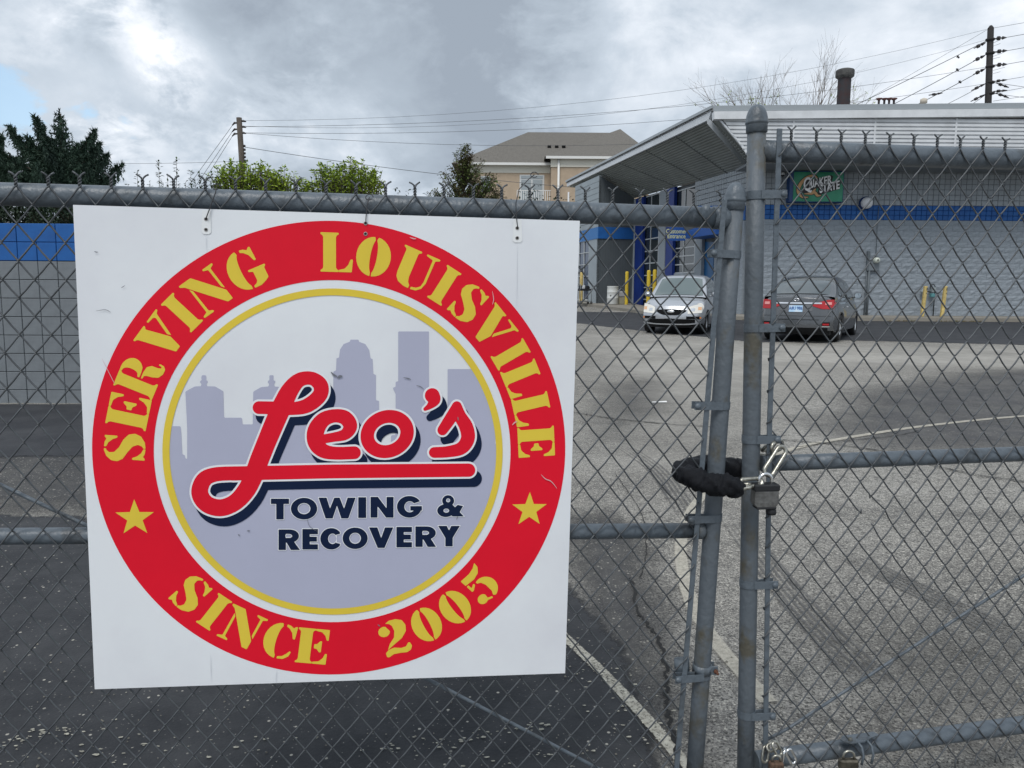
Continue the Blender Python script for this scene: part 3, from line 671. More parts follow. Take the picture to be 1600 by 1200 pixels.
G_ = {
 'I': (.46, [stem(.08, .38)]),
 'L': (.80, [stem(.08, .40), [(.47,0),(.80,0),(.83,.33),(.77,.33),(.71,.19),(.62,.09),(.47,.055)]]),
 'E': (.86, [stem(.08, .40), armT, [(x, 1-y) for x, y in armT][::-1], [(.47,.56),(.55,.57),(.62,.66),(.67,.66),(.67,.34),(.62,.34),(.55,.43),(.47,.44)]]),
 'R': (.95, [stem(.08, .38), [(.44,1.0)]+arc(.54, .735, .32, .265, 90, -60, 14)+[(.58,.49),(.44,.49),(.44,.54),(.50,.56)]+arc(.50, .74, .08, .18, -70, 70, 8)+[(.50,.93),(.44,.945)],
             [(.44,.45),(.60,.45),(.76,.42),(.84,.32),(.845,.16),(.87,.08),(.91,.09),(.925,.17),(.965,.16),(.95,.04),(.87,-.02),(.74,-.01),(.62,.06),(.57,.2),(.55,.34),(.52,.40),(.44,.41)]]),
 'V': (.95, [[(-.02,1),(.44,1),(.44,.955),(.40,.93),(.39,.90),(.60,.33),(.53,0),(.36,0),(.06,.90),(.02,.94),(-.02,.955)], [(.56,1),(.97,1),(.97,.955),(.88,.92),(.64,.33),(.60,.43),(.78,.88),(.74,.93),(.56,.955)]]),
 'N': (1.0, [[(.0,0),(.30,0),(.30,.045),(.20,.09),(.195,.70),(.135,.78),(.13,.09),(.0,.045)], [(-.02,1),(.34,1),(.88,.26),(.88,0),(.73,0),(.08,.89),(-.02,.95)], [(.70,1),(1.0,1),(1.0,.955),(.89,.91),(.885,.32),(.825,.40),(.82,.91),(.70,.955)]]),
 'G': (.95, [cresL(.43, .43, .10, .42), Cterm, [(.49,.46),(.95,.46),(.95,.415),(.90,.38),(.90,.12),(.80,.06),(.66,0),(.47,-.01),(.47,.05),(.55,.08),(.60,.14),(.60,.38),(.49,.415)]]),
 'C': (.85, [cresL(.43, .43, .10, .42), Cterm, [(.48,.06),(.60,.09),(.70,.19),(.76,.28),(.80,.26),(.77,.13),(.65,.02),(.48,-.01)]]),
 'S': (.86, [Sspine, Sterm, rot180(Sterm, .43)]),
 'U': (.96, [[(-.02,1),(.46,1),(.46,.955),(.41,.93),(.39,.90),(.39,.26),(.42,.14),(.48,.075),(.48,-.01),(.34,0),(.17,.06),(.08,.17),(.06,.30),(.06,.90),(.02,.94),(-.02,.955)], [(.60,1),(.97,1),(.97,.955),(.86,.91),(.855,.28),(.80,.11),(.68,.01),(.53,-.01),(.53,.055),(.66,.08),(.76,.16),(.79,.30),(.79,.91),(.60,.955)]]),
 'O': O_(.44), '0': O_(.40),
 '2': (.86, [arc(.21, .74, .16, .15, 60, 350, 12)+[(.30,.84)], [(.30,.955),(.42,1.01),(.60,1.0),(.76,.92),(.82,.76),(.78,.58),(.62,.42),(.36,.30),(.16,.20),(.26,.36),(.42,.50),(.48,.68),(.46,.84),(.40,.92)],
             [(.08,.13),(.18,.20),(.34,.22),(.52,.15),(.66,.15),(.74,.24),(.79,.24),(.82,.12),(.76,.02),(.64,-.02),(.46,.02),(.28,.04),(.14,-.01),(.08,.01)]]),
 '5': (.86, [[(.17,.98),(.48,.96),(.66,1.0),(.80,1.08),(.78,.93),(.66,.80),(.46,.75),(.17,.79)], [(.17,.75),(.235,.75),(.235,.62),(.36,.68),(.37,.62),(.235,.53),(.17,.53)],
             [(.43,.66)]+arc(.50, .33, .33, .34, 85, -80, 14)+[(.50,.05),(.56,.16),(.57,.40),(.52,.55),(.43,.60)], arc(.22, .17, .15, .14, 20, 300, 12)+[(.44,-.01),(.46,.04),(.34,.10)]]),
 '*': (1.0, [[(.5+.55*(1 if k % 2 == 0 else .40)*math.sin(math.pi*k/5), .5+.55*(1 if k % 2 == 0 else .40)*math.cos(math.pi*k/5)) for k in range(10)]]),
}
def rnd_poly(P, r):
    Q = []; n = len(P)
    for i in range(n):
        a, b2, c = Vector(P[i-1]), Vector(P[i]), Vector(P[(i+1) % n]); d1 = (a-b2); d2 = (c-b2)
        if d1.length < 1e-5 or d2.length < 1e-5: continue
        if d1.angle(d2) > R_(150): Q.append(tuple(b2)); continue
        k1 = min(r, d1.length*.42); k2 = min(r, d2.length*.42); p = b2+d1.normalized()*k1; q = b2+d2.normalized()*k2
        Q += [tuple(p), tuple(p*.25+b2*.5+q*.25), tuple(q)]
    return Q
LET = [("S",192,699,1),("E",200,643,1),("R",218,587,1),("V",246,521,1),("I",286,490,1),("N",325,455,1),("G",385,421,1),
 ("L",526,398,1),("O",583,404,1),("U",649.5,420.6,1),("I",692.7,448,1),("S",730.6,475,1),("V",776,508,1),("I",798,553.6,1),("L",816,593,1),("L",832,640,1),("E",841,690,1),
 ("S",298,928,0),("I",334.7,955.6,0),("N",379,978.5,0),("C",436,999,0),("E",488,1008,0),("2",616.4,996,0),("0",666,975,0),("0",710.7,948.4,0),("5",748.9,913.7,0),("*",209,810,2),("*",829,797,2)]
for ch, px, py, up in LET:
    u, v_ = px2uv(px, py); th = math.atan2(v_-UC[1], u-UC[0]); rad = {1: .4215, 0: .4215, 2: .427}[up]
    if ch == 'V': th += 0.0
    hgt = .079 if up < 2 else .072
    rot = {1: th-math.pi/2, 0: th+math.pi/2, 2: 0.0}[up]
    cx, cy = UC[0]+rad*math.cos(th), UC[1]+rad*math.sin(th); w_, polys = G_[ch]
    xs = [x for P in polys for x, y in P]; xm = (min(xs)+max(xs))/2
    loops = []
    for P in polys:
        P = rnd_poly(P, .022 if ch != '*' else .0)
        loops.append([(cx+((x-xm)*math.cos(rot)-(y-.5)*math.sin(rot))*hgt, cy+((x-xm)*math.sin(rot)+(y-.5)*math.cos(rot))*hgt) for x, y in P])
    bl = MB()
    for lp in loops:
        tri = tessellate_polygon([[Vector((x, y, 0)) for x, y in lp]]); vs = [UV(x, y, 2) for x, y in lp]; fs = []
        for t_ in tri:
            n_ = (vs[t_[1]]-vs[t_[0]]).cross(vs[t_[2]]-vs[t_[0]]); fs.append(t_ if n_.y < 0 else t_[::-1])
        bl.add(vs, fs)
    bl.build('star' if ch == '*' else 'letter', S_GOLD, SG)

# --- distance-field outlines for the script logo and the block lettering (grid in 2.5x photo pixels)
def sd_stroke(X, Y, P):
    d = np.full(X.shape, 1e9)
    for (ax, ay, ra), (bx, by, rb) in zip(P[:-1], P[1:]):
        ex, ey = bx-ax, by-ay; t = np.clip(((X-ax)*ex+(Y-ay)*ey)/(ex*ex+ey*ey+1e-9), 0, 1)
        d = np.minimum(d, np.hypot(X-ax-ex*t, Y-ay-ey*t)-(ra+(rb-ra)*t))
    return d
def smooth_path(P, k=8):
    P = [np.array(p, float) for p in P]; Q = []
    for i in range(len(P)-1):
        a, b2, c, d = P[max(i-1, 0)], P[i], P[i+1], P[min(i+2, len(P)-1)]
        for j in range(k):
            t = j/k; Q.append(.5*((2*b2)+(c-a)*t+(2*a-5*b2+4*c-d)*t*t+(3*b2-a-3*c+d)*t**3))
    Q.append(P[-1]); return Q
def contours(X, Y, D, lev=0.0):
    """marching squares -> closed loops"""
    D = D-lev; D = np.where(np.abs(D) < 1e-6, 1e-6, D); ny, nx = D.shape
    S = D < 0; c = S[:-1,:-1].astype(int)+S[:-1,1:]*2+S[1:,1:]*4+S[1:,:-1]*8
    jj, ii = np.nonzero((c > 0) & (c < 15)); nxt = {}; pt = {}
    def ep(e):
        if e in pt: return
        k, j, i = e
        if k == 0: t = D[j,i]/(D[j,i]-D[j,i+1]); pt[e] = (X[j,i]+(X[j,i+1]-X[j,i])*t, Y[j,i])
        else: t = D[j,i]/(D[j,i]-D[j+1,i]); pt[e] = (X[j,i], Y[j,i]+(Y[j+1,i]-Y[j,i])*t)
    T = {1:[(3,0)],2:[(0,1)],3:[(3,1)],4:[(1,2)],5:[(3,0),(1,2)],6:[(0,2)],7:[(3,2)],8:[(2,3)],9:[(2,0)],10:[(0,1),(2,3)],11:[(2,1)],12:[(1,3)],13:[(1,0)],14:[(0,3)]}
    for j, i in zip(jj, ii):
        E = ((0,j,i),(1,j,i+1),(0,j+1,i),(1,j,i))
        for a, b2 in T[int(c[j,i])]: nxt[E[a]] = E[b2]; ep(E[a]); ep(E[b2])
    loops = []
    while nxt:
        s = next(iter(nxt)); lp = []; e = s
        while e in nxt: lp.append(pt[e]); e = nxt.pop(e)
        if len(lp) > 6: loops.append(simp(lp))
    return loops
def simp(lp, tol=.35):
    P = np.array(lp)
    def dp(a, b2):
        if b2-a < 2: return [a]
        q = P[a+1:b2]; d = P[b2]-P[a]; l = np.hypot(*d)
        dist = np.abs(d[0]*(q[:,1]-P[a,1])-d[1]*(q[:,0]-P[a,0]))/l if l > 1e-9 else np.hypot(*(q-P[a]).T)
        k = int(dist.argmax())
        if dist[k] < tol: return [a]
        return dp(a, a+1+k)+dp(a+1+k, b2)
    h = len(P)//2; idx = dp(0, h)+dp(h, len(P)-1)+[len(P)-1]; return [tuple(P[i]) for i in idx]
def grid(x0, y0, x1, y1, st): return np.meshgrid(np.arange(x0, x1+st, st), np.arange(y0, y1+st, st))
def Z6(lay):
    def f(x, y): u, v_ = px2uv(240+x/2.5, 480+y/2.5); return UV(u, v_, lay)
    return f
X, Y = grid(100, 215, 1320, 890, 2.0)
Lp = smooth_path([(412,392,25),(470,393,25),(540,396,25),(600,384,28),(648,345,29),(652,305,29),(618,278,26),(570,284,28),(532,325,34),(500,390,38),(470,458,38),(440,530,37),(412,600,37),(390,660,36),(362,715,35),(318,762,33),(262,783,33),(208,768,33),(181,725,33),(196,675,31),(240,653,28),(320,648,27)])
dL = np.minimum(sd_stroke(X, Y, Lp), sd_stroke(X, Y, [(310,649,27.5),(700,641,27),(1230,636,26)]))
de = sd_stroke(X, Y, smooth_path([(640,518,18),(700,508,18),(748,496,22),(768,464,27),(748,432,28),(706,424,26),(662,440,29),(634,482,33),(634,528,32),(662,560,28),(712,570,25),(784,568,25)]))
th = R_(-22); xr = (X-912)*math.cos(th)+(Y-495)*math.sin(th); yr = -(X-912)*math.sin(th)+(Y-495)*math.cos(th)
do_ = np.maximum((np.hypot(xr/106, yr/92)-1)*97, -(np.hypot(xr/53, yr/42)-1)*46)
da = sd_stroke(X, Y, smooth_path([(1088,345,29),(1096,362,23),(1080,384,13),(1060,398,7)]))
ds = np.minimum(sd_stroke(X, Y, smooth_path([(1184,386,19),(1160,432,23),(1128,480,20)])), sd_stroke(X, Y, smooth_path([(1184,386,19),(1196,424,24),(1220,466,27),(1227,512,27),(1202,550,25),(1150,564,22),(1096,567,21)])))
allD = np.minimum.reduce([dL, de, do_, da, ds])
for nm, D in (('letter', dL), ('letter', de), ('letter', do_), ('apostrophe', da), ('letter', ds)): fill(nm, contours(X, Y, D), S_RED, SG, Z6(6))
fill('white_outline', contours(X, Y, allD, 7.5), S_WH2, SG, Z6(5))
def sh(x, y): return Z6(4)(x+19, y+33)
fill('drop_shadow_print', contours(X, Y, allD, 7.0), S_NAVY, SG, sh)
# skyline silhouette clipped by the gold ring
X, Y = grid(30, 60, 1400, 1200, 4.0)
sky_p = [(-50,465),(105,465),(108,490),(112,575),(122,578),(124,592),(131,592),(131,470),(124,330),(160,310),(185,309),(187,298),(182,296),(182,288),(188,286),(186,276),(188,266),(204,266),(206,276),(204,286),(211,288),(211,296),(206,298),(208,309),(240,310),(272,328),(275,432),(345,432),(347,458),(387,458),(389,330),(420,312),(449,310),(451,298),(446,296),(446,288),(452,286),(452,266),(468,266),(468,286),(475,288),(475,296),(470,298),(472,310),(500,312),(530,330),(560,460),(640,460),(700,460),(702,250),(712,248),(714,200),(724,197),(728,165),(742,144),(767,135),(767,127),(801,127),(801,135),(826,144),(842,168),(847,200),(855,203),(858,262),(868,264),(868,364),(880,366),(880,440),(880,520),(890,545),(925,545),(928,500),(945,500),(945,340),(936,322),(934,314),(945,312),(945,292),(955,290),(955,95),(1075,95),(1075,438),(1148,438),(1148,242),(1335,242),(1335,470),(1334,532),(1342,534),(1342,470),(1500,470),(1500,1300),(-50,1300)]
Dk = sd_poly(X, Y, sky_p)
q = np.stack([240+X/2.5, 480+Y/2.5, np.ones_like(X)]); q = np.tensordot(HM, q, 1); U_, V_ = q[0]/q[2], q[1]/q[2]
Dk = np.maximum(Dk, (np.hypot(U_-.5, V_-.5)-.3352)*1900)
fill('skyline_print', contours(X, Y, Dk), S_LAV, SG, Z6(1))
# TOWING & RECOVERY
t = .36; hb = .255
def bx(x0, y0, x1, y1): return ('p', [(x0,y0),(x1,y0),(x1,y1),(x0,y1)])
def el(cx, cy, rx, ry, op='p'): return (op, arc(cx, cy, rx, ry, 0, 360, 40)[:-1])
def Oo(w): return [el(w/2, .5, w/2, .525), el(w/2, .5, w/2-.33, .27, 'x')]
def Rr(w): return [bx(0,0,t,1), bx(.2,.36,.52,1), el(.56, .68, .44, .32), el(.50, .685, .17, .10, 'x'), bx(.34,.585,.50,.785) [0:1] and ('x', [(.35,.585),(.50,.585),(.50,.785),(.35,.785)]), ('p', [(.36,.42),(.74,.42),(w,0),(.60,0)])]
def Ee(w): return [bx(0,0,t,1), bx(0,1-hb,w,1), bx(0,0,w,hb), bx(0,.385,w*.93,.385+.24)]
BG = {
 'T': lambda w: [bx(0,.745,w,1), bx(w/2-t/2,0,w/2+t/2,1)], 'O': Oo, 'I': lambda w: [bx(0,0,w,1)],
 'W': lambda w: [('p', [(0,1),(.39,1),(.70,0),(.34,0)]), ('p', [(.36,0),(.68,0),(1.02,1),(.76,1)]), ('p', [(.76,1),(1.02,1),(1.42,0),(1.10,0)]), ('p', [(1.08,0),(1.44,0),(w,1),(w-.39,1)])],
 'N': lambda w: [bx(0,0,.34,1), bx(w-.34,0,w,1), ('p', [(0,1),(.36,1),(w,0),(w-.36,0)])],
 'G': lambda w: [el(w/2, .5, w/2, .525), el(w/2+.02, .5, w/2-.34, .27, 'x'), ('x', [(w*.56,.53),(w+.1,.53),(w+.1,.83),(w*.78,.70),(w*.56,.62)]), bx(w*.54,.32,w+.01,.535), ('x', [(w+.012,-.1),(w+.3,-.1),(w+.3,.6),(w+.012,.6)])],
 '&': lambda w: [el(.52, .755, .29, .27), el(.40, .28, .41, .31), ('p', [(.28,.66),(.56,.74),(w+.02,0),(.72,0)]), ('p', [(.98,.56),(w-.02,.50),(w-.22,.14),(.70,.10),(.60,.2)]), el(.52, .775, .10, .095, 'x'), el(.43, .28, .14, .10, 'x')],
 'R': Rr, 'E': Ee, 'C': lambda w: [el(w*.56, .5, w*.56, .525), el(w*.62, .5, w*.56-.32, .255, 'x'), ('x', [(w*.80,.30),(w*1.3,.20),(w*1.3,.80),(w*.80,.70)]), ('x', [(w,-.1),(w+.4,-.1),(w+.4,1.1),(w,1.1)])],
 'V': lambda w: [('p', [(0,1),(.41,1),(w/2+.17,0),(w/2-.17,0)]), ('p', [(w-.41,1),(w,1),(w/2+.17,0),(w/2-.17,0)])],
 'Y': lambda w: [('p', [(0,1),(.42,1),(w/2+.18,.42),(w/2-.18,.42)]), ('p', [(w-.42,1),(w,1),(w/2+.18,.42),(w/2-.18,.42)]), bx(w/2-t/2,0,w/2+t/2,.46)],
}
def block(text, hh, y_l, slope):
    for ch, x0, x1 in text:
        yb = y_l+slope*(x0+x1)/2; w = (x1-x0)/hh; X, Y = grid(x0-8, yb-hh-8, x1+8, yb+8, 1.6); D = None
        for op, P in BG[ch](w):
            P = [(x0+x*hh, yb-y*hh) for x, y in P]; d = sd_poly(X, Y, P)
            D = d if D is None else (np.minimum(D, d) if op == 'p' else np.maximum(D, -d))
        fill('letter', contours(X, Y, D), S_NAVY, SG, Z6(5)); fill('letter_outline', contours(X, Y, D, 2.7), S_WH2, SG, Z6(4))
block([('T',458,529),('O',536,639),('W',644,789),('I',799,830),('N',847,937),('G',950,1047),('&',1108,1210)], 81, 837, -.0175)
block([('R',488,572),('E',581,642),('C',651,728),('O',738,836),('V',841,936),('E',948,1009),('R',1022,1103),('Y',1111,1196)], 80, 959.5, -.0225)
# handling scratches and scuffs
SCR = mat('scratch_pale', (.66, .40, .42), rough=.6); SCD = mat('scuff_dark', (.16, .17, .20), rough=.7); SEAM = mat('panel_crease', (.66, .68, .72), rough=.5)
def streak(name, pts, w, m, lay=8):
    Q = smooth_path(pts, 5); n = len(Q); vs = []
    for i, p in enumerate(Q):
        d = Q[min(i+1, n-1)]-Q[max(i-1, 0)]; d = d/(np.hypot(*d)+1e-9); ww = w*(.25+.75*math.sin(math.pi*i/(n-1)))
        for s_ in (-1, 1): u, v_ = px2uv(p[0]-d[1]*s_*ww/2, p[1]+d[0]*s_*ww/2); vs.append(UV(u, v_, lay))
    b = MB(); b.add(vs, [(2*i, 2*i+1, 2*i+3, 2*i+2) for i in range(n-1)])
    fs = []
    for f in b.f:
        n_ = (Vector(b.v[f[1]])-Vector(b.v[f[0]])).cross(Vector(b.v[f[2]])-Vector(b.v[f[0]])); fs.append(f if n_.y < 0 else f[::-1])
    b.f = fs; b.build(name, m, SG)
for pts, w in (([(845,741),(852,748),(861,752),(870,763)], 1.5), ([(769,455),(771,468),(769,476)], 1.2), ([(800,664),(804,660),(808,658)], 2.0), ([(640,371),(646,373),(650,373)], 1.8), ([(160,560),(175,590),(180,600)], .9)): streak('scratch', pts, w, SCR)
for pts, w in (([(517,581),(522,586),(527,588)], 3.0), ([(527,591),(531,588),(535,588)], 4.0), ([(630,590),(637,591),(642,593)], 1.6), ([(650,602),(657,604),(662,608)], 1.2), ([(715,651),(716,657)], 1.4), ([(148,393),(151,394),(154,394)], 1.5), ([(150,486),(165,484),(174,488)], .9), ([(480,810),(484,822),(496,830)], .8), ([(372,835),(375,836)], 2.0), ([(386,829),(391,829)], 1.8), ([(713,812),(715,806)], 1.0), ([(590,975),(594,978)], 1.6), ([(190,450),(196,446)], 1.0)): streak('scuff', pts, w, SCD)
for x0_, x1_, ya, yb_ in ((322, 322.3, 366, 392), (329, 330, 1022, 1064), (808, 807, 380, 480), (432, 431, 1046, 1066)): streak('crease', [(x0_, ya), ((x0_+x1_)/2, (ya+yb_)/2), (x1_, yb_)], .8, SEAM, 7) if ya != 880 else None
# screw holes, tape tabs and tie wires
TAPE = mat('clear_tape', (.80, .82, .83), rough=.25); HOLE = mat('hole_dark', (.015, .015, .015), rough=.9); RIM = mat('hole_rim', (.35, .34, .33), rough=.4, metal=.5)
for (x, y1, y2, tab) in ((322, 342.5, 359, 1), (571, 349, 365.5, 0), (808, 356.5, 372, 1)):
    if tab:
        P = [px2uv(x+dx, y) for dx, y in ((-6, y1-14), (7, y1-13.6), (8, y2+4), (5, y2+7), (-4, y2+7), (-7, y2+4))]; b = MB(); b.add([UV(u, v_, 3) for u, v_ in P], [(0,1,2,3,4,5)[::-1]]); b.build('tape_tab', TAPE, SG)
    for y in (y1, y2):
        u, v_ = px2uv(x, y); c = UV(u, v_, 4); M = Matrix.Rotation(math.pi/2, 4, 'X')
        MB().lathe([(.0001, .0), (.0030, .0)], c, 14, M=M).build('hole', HOLE, SG)
        MB().lathe([(.0030, .0001), (.0038, .0006), (.0046, .0001)], c, 14, M=M).build('grommet', RIM, SG)
for k, (x, y, pts) in enumerate(((322, 342.5, [(328, 325), (337, 300), (338, 292)]), (571, 349, [(572, 338), (574, 320), (577, 308)]), (808, 356.5, [(807, 340), (806, 318), (811, 296), (826, 280), (835, 273)]))):
    o = MB(); P = [PL.world(x, y, -.010), PL.world(x+.5, y-3, -.019)]+[PL.world(a_, c_, -.017+.004*i) for i, (a_, c_) in enumerate(pts)]
    o.tube(P, .00115, 6); q = PL.world(pts[-1][0], pts[-1][1], -.004); R0 = [q+Vector((.009*math.cos(t_), .006*math.sin(t_*.9), .007*math.sin(t_))) for t_ in np.linspace(0, 5.5, 12)]
    o.tube(R0, .00115, 6); P0 = PL.world(x, y, 0); o.v = [tuple(Vector(v_)-P0) for v_ in o.v]
    ob = o.build('tie_wire', TIE, None, P0)
    tag(ob, ('thin dark tie wire holding the sign at its left tape tab', 'thin dark tie wire holding the sign above the letter O', 'long dark tie wire with a loose tail holding the sign near its right corner')[k], 'wire', 'wires tying the sign to the gate')

# ================================================================== CHAIN, SLEEVE, PADLOCKS
def stadium(c, d, side, ln, wd, r, n=8, k=10):
    d = d.normalized(); side = (side-d*side.dot(d)).normalized(); h = (ln-wd)/2; R0 = wd/2-r; P = []
    for i in range(k+1): t_ = math.pi*i/k; P.append(c+d*(h+R0*math.sin(t_))+side*(R0*math.cos(t_)))
    for i in range(k+1): t_ = math.pi*i/k; P.append(c-d*(h+R0*math.sin(t_))-side*(R0*math.cos(t_)))
    return P
LK = empty('security_chain', tuple(PR.world(1170, 760, -.05)), 0, 'heavy steel chain in a black fabric sleeve locking the two gate posts together', 'chain')
LKI = frame(LK); wl = lambda pl, x, y, off: LKI @ pl.world(x, y, off)
path = [wl(PL, 1064, 741, -.012), wl(PL, 1078, 744, -.034), wl(PL, 1096, 751, -.044), wl(PL, 1118, 757, -.046), wl(PL, 1138, 759, -.048), wl(PR, 1158, 763, -.048)]
P = smooth_path([tuple(p) for p in path], 10); rr = []
rn = random.Random(3)
def sleeve(P, r0_, wr=.12, n=20, sd_=1):
    vs = []; fs = []; m = len(P); P = [Vector(p) for p in P]
    T = [(P[min(i+1, m-1)]-P[max(i-1, 0)]).normalized() for i in range(m)]; nrm = Vector((0, 0, 1))
    for i in range(m):
        nrm = (nrm-T[i]*nrm.dot(T[i])).normalized(); bn = T[i].cross(nrm); t_ = i/(m-1)
        e = min(1, .62+8*min(t_, 1-t_)*.5)
        for k in range(n):
            a_ = 2*math.pi*k/n; d = nrm*math.cos(a_)+bn*math.sin(a_)
            w = mnoise.noise(Vector((t_*9+sd_+math.cos(a_)*.8, math.cos(a_)*1.5+t_*3, math.sin(a_)*1.5)))*wr*1.3+mnoise.noise(Vector((t_*20+a_*1.2, math.cos(a_)*2.2, sd_)))*wr*.8
            vs.append(P[i]+d*(r0_*e*(1+w)))
    for i in range(m-1):
        for k in range(n): fs.append((i*n+k, i*n+(k+1) % n, (i+1)*n+(k+1) % n, (i+1)*n+k))
    fs += [tuple(range(n))[::-1], tuple(range((m-1)*n, m*n))]; return vs, fs
CLOTH = mat('black_nylon', (.005, .006, .009), rough=.55, spec=.25, bump=.5, bscale=400)
P = smooth_path([tuple(p) for p in path], 12); b = MB(); vs, fs = sleeve(P, .0265, .24, 26, 1); b.add(vs, fs, 0, True); b.build('sleeve', CLOTH, LK)
path2 = [wl(PL, 1062, 741, .012), wl(PL, 1072, 733, .055), wl(PL, 1100, 728, .085), wl(PL, 1128, 730, .09), wl(PR, 1150, 733, .085), wl(PR, 1166, 726, .08)]
b = MB(); vs, fs = sleeve(smooth_path([tuple(p) for p in path2], 10), .0285, .18, 22, 5); b.add(vs, fs, 0, True); b.build('sleeve', CLOTH, LK)
def clink(c, d, side, ln=.052, wd=.028, r=.0045): MB().tube(stadium(c, d, side, ln, wd, r), r, 10, closed=True).build('link', GALV, LK)
c = wl(PR, 1174, 754, -.052); clink(c, Vector((1, .05, .06)), Vector((0, .5, .8)), .066, .030, .0052)
clink(wl(PR, 1161, 760, -.055), Vector((1, 0, .12)), Vector((0, 1, .3)), .048, .028, .0048)
A = wl(PR, 1196, 744, -.05); B = wl(PR, 1226, 697, -.03); clink((A+B)/2, B-A, Vector((.8, .3, .5)), .098, .036, .0052)
clink(wl(PR, 1214, 697, .0), Vector((.75, .65, .1)), Vector((.2, .2, -1)), .062, .034, .0052)
clink(wl(PR, 1200, 699, .045), Vector((.75, .65, .0)), Vector((.4, -.4, .7)), .056, .030, .005)
clink(wl(PR, 1188, 706, .07), Vector((1, .0, -.2)), Vector((0, .3, 1)), .05, .028, .005)
# padlock
PK = empty('padlock', tuple(PR.world(1195, 794, -.058)), R_(6), 'grey laminated padlock with black rubber band and steel shackle, hanging on the sleeved chain', 'padlock')
PKI = frame(PK); p1 = PKI @ PR.world(1195, 772, -.058)
hw = .0310
body = MB(); prof = [(-hw*.80, -.0315), (hw*.80, -.0315), (hw, -.024), (hw*1.0, .012), (-hw, .012), (-hw, -.024)]
P = [Vector((x+p1.x, -.014, z+p1.z)) for x, z in prof]; body.prism(P, (0,0,0), (0, .028, 0)); lb = body.build('lock_body', mat('brushed_zinc', (.20, .20, .195), rough=.42, metal=.7, var=.35, vscale=60), PK)
mod = lb.modifiers.new('bev', 'BEVEL'); mod.width = .002; mod.segments = 2
for k in range(8): MB().bbox((p1.x-hw-.0003, -.0146, p1.z-.020+k*.0036), (p1.x+hw+.0003, .0146, p1.z-.0176+k*.0036), .0003).build('lamination', MATS['brushed_zinc'], lb)
RUB = mat('black_rubber', (.010, .011, .013), rough=.6)
MB().bbox((p1.x-hw-.002, -.0165, p1.z+.010), (p1.x+hw+.0025, .0165, p1.z+.0275), .003).build('rubber_band', RUB, PK)
MB().bbox((p1.x-hw*.82, -.0155, p1.z-.0365), (p1.x+hw*.86, .0155, p1.z-.0305), .002).build('lock_base', RUB, PK)
SHK = mat('shackle_chrome', (.75, .76, .76), rough=.18, metal=1)
R0 = [Vector((p1.x-.0165, 0, p1.z+.02)), Vector((p1.x-.0165, 0, p1.z+.034))]+[Vector((p1.x-.0165*math.cos(t_), 0, p1.z+.036+.0165*math.sin(t_))) for t_ in np.linspace(0.15, math.pi-.15, 10)]+[Vector((p1.x+.0165, 0, p1.z+.034)), Vector((p1.x+.0165, 0, p1.z+.02))]
MB().tube(R0, .0047, 12).build('shackle', SHK, PK)
kp = PKI @ PR.world(1205, 797, -.060); MB().lathe([(.001, -.012), (.012, -.011), (.0135, -.004), (.011, .004), (.007, .012), (.001, .014)], kp, 16).build('key_cover', RUB, PK)
# chain with rusty padlock at the foot of the right leaf, brass padlock on the plate
FC = empty('short_chain', tuple(PR.world(1222, 1185, -.035)), 0, 'shiny steel chain looped over the bottom rail at the foot of the right gate post', 'chain')
FI = frame(FC)
for (x, y, off, d, s_, ln) in ((1196, 1178, -.01, (.2, .3, 1), (1, .4, 0), .05), (1214, 1170, -.035, (.5, -.2, -1), (1, .6, .3), .046), (1224, 1180, -.045, (.2, .1, 1), (.4, 1, 0), .042), (1236, 1182, -.04, (.55, .2, -1), (1, .4, .5), .056), (1208, 1166, -.02, (1, .3, .3), (0, .8, 1), .044)):
    MB().tube(stadium(FI @ PR.world(x, y, off), Vector(d), Vector(s_), ln, .026, .0036), .0036, 8, closed=True).build('link', SHK if x > 1220 else GALV, FC)
def small_lock(name, x, y, off, m, lab, w=.019, h=.028):
    e = empty(name, tuple(PR.world(x, y+10, off)), 0, lab, 'padlock'); inv = frame(e); c = inv @ PR.world(x, y, off)
    MB().bbox((c.x-w, -.010, c.z-h), (c.x+w, .010, c.z), .004).build('lock_body', m, e)
    MB().tube([Vector((c.x-w*.6*math.cos(t_), 0, c.z+w*.9*math.sin(t_)**.6)) for t_ in np.linspace(0.0, math.pi, 12)], .0033, 10).build('shackle', GALV, e)
small_lock('padlock', 1213, 1190, -.06, mat('rusty_lock', (.10, .06, .04), rough=.9, var=.6, vscale=90, bump=.4, bscale=200), 'small rust-brown padlock on the short chain at the foot of the right post')
small_lock('padlock', 1326, 1186, -.045, mat('old_brass', (.10, .09, .07), rough=.5, metal=.6, var=.5, vscale=70), 'small tarnished brass padlock under the latch plate on the bottom rail', .026, .03)
#@@PART3
# ================================================================== LEFT BLOCK WALL
B_GREY = mat('painted_block_grey', (.19, .21, .225), rough=.75, vscale=5, col2=(.15, .165, .18), thr=(.4, .7), bump=.3, bscale=90)
B_BLUE = mat('painted_block_blue', (.006, .105, .36), rough=.6, vscale=4, col2=(.005, .08, .29), thr=(.4, .7), bump=.25, bscale=90)
MORT = mat('painted_mortar', (.085, .093, .10), rough=.9); MORTB = mat('painted_mortar_blue', (.004, .03, .14), rough=.9)
YW = 8.85
za, zb = atY(60, 349, YW).z, atY(60, 637, YW).z
WALL = empty('block_wall', (-3.2, YW, zb), R_(.6), 'low scored block wall at the left, grey with a blue top band', 'wall')
ch = (za-zb)/10.0; cw = ch*1.045; jt = .007
xl, xr_ = -6.6, -.4
inv = frame(WALL); x0 = atY(3, 450, YW).x+3.2
b = MB(); b.box((xl+3.2, .012, -.25), (xr_+3.2, .19, ch*8-.003)); b.build('wall_core', MORT, WALL)
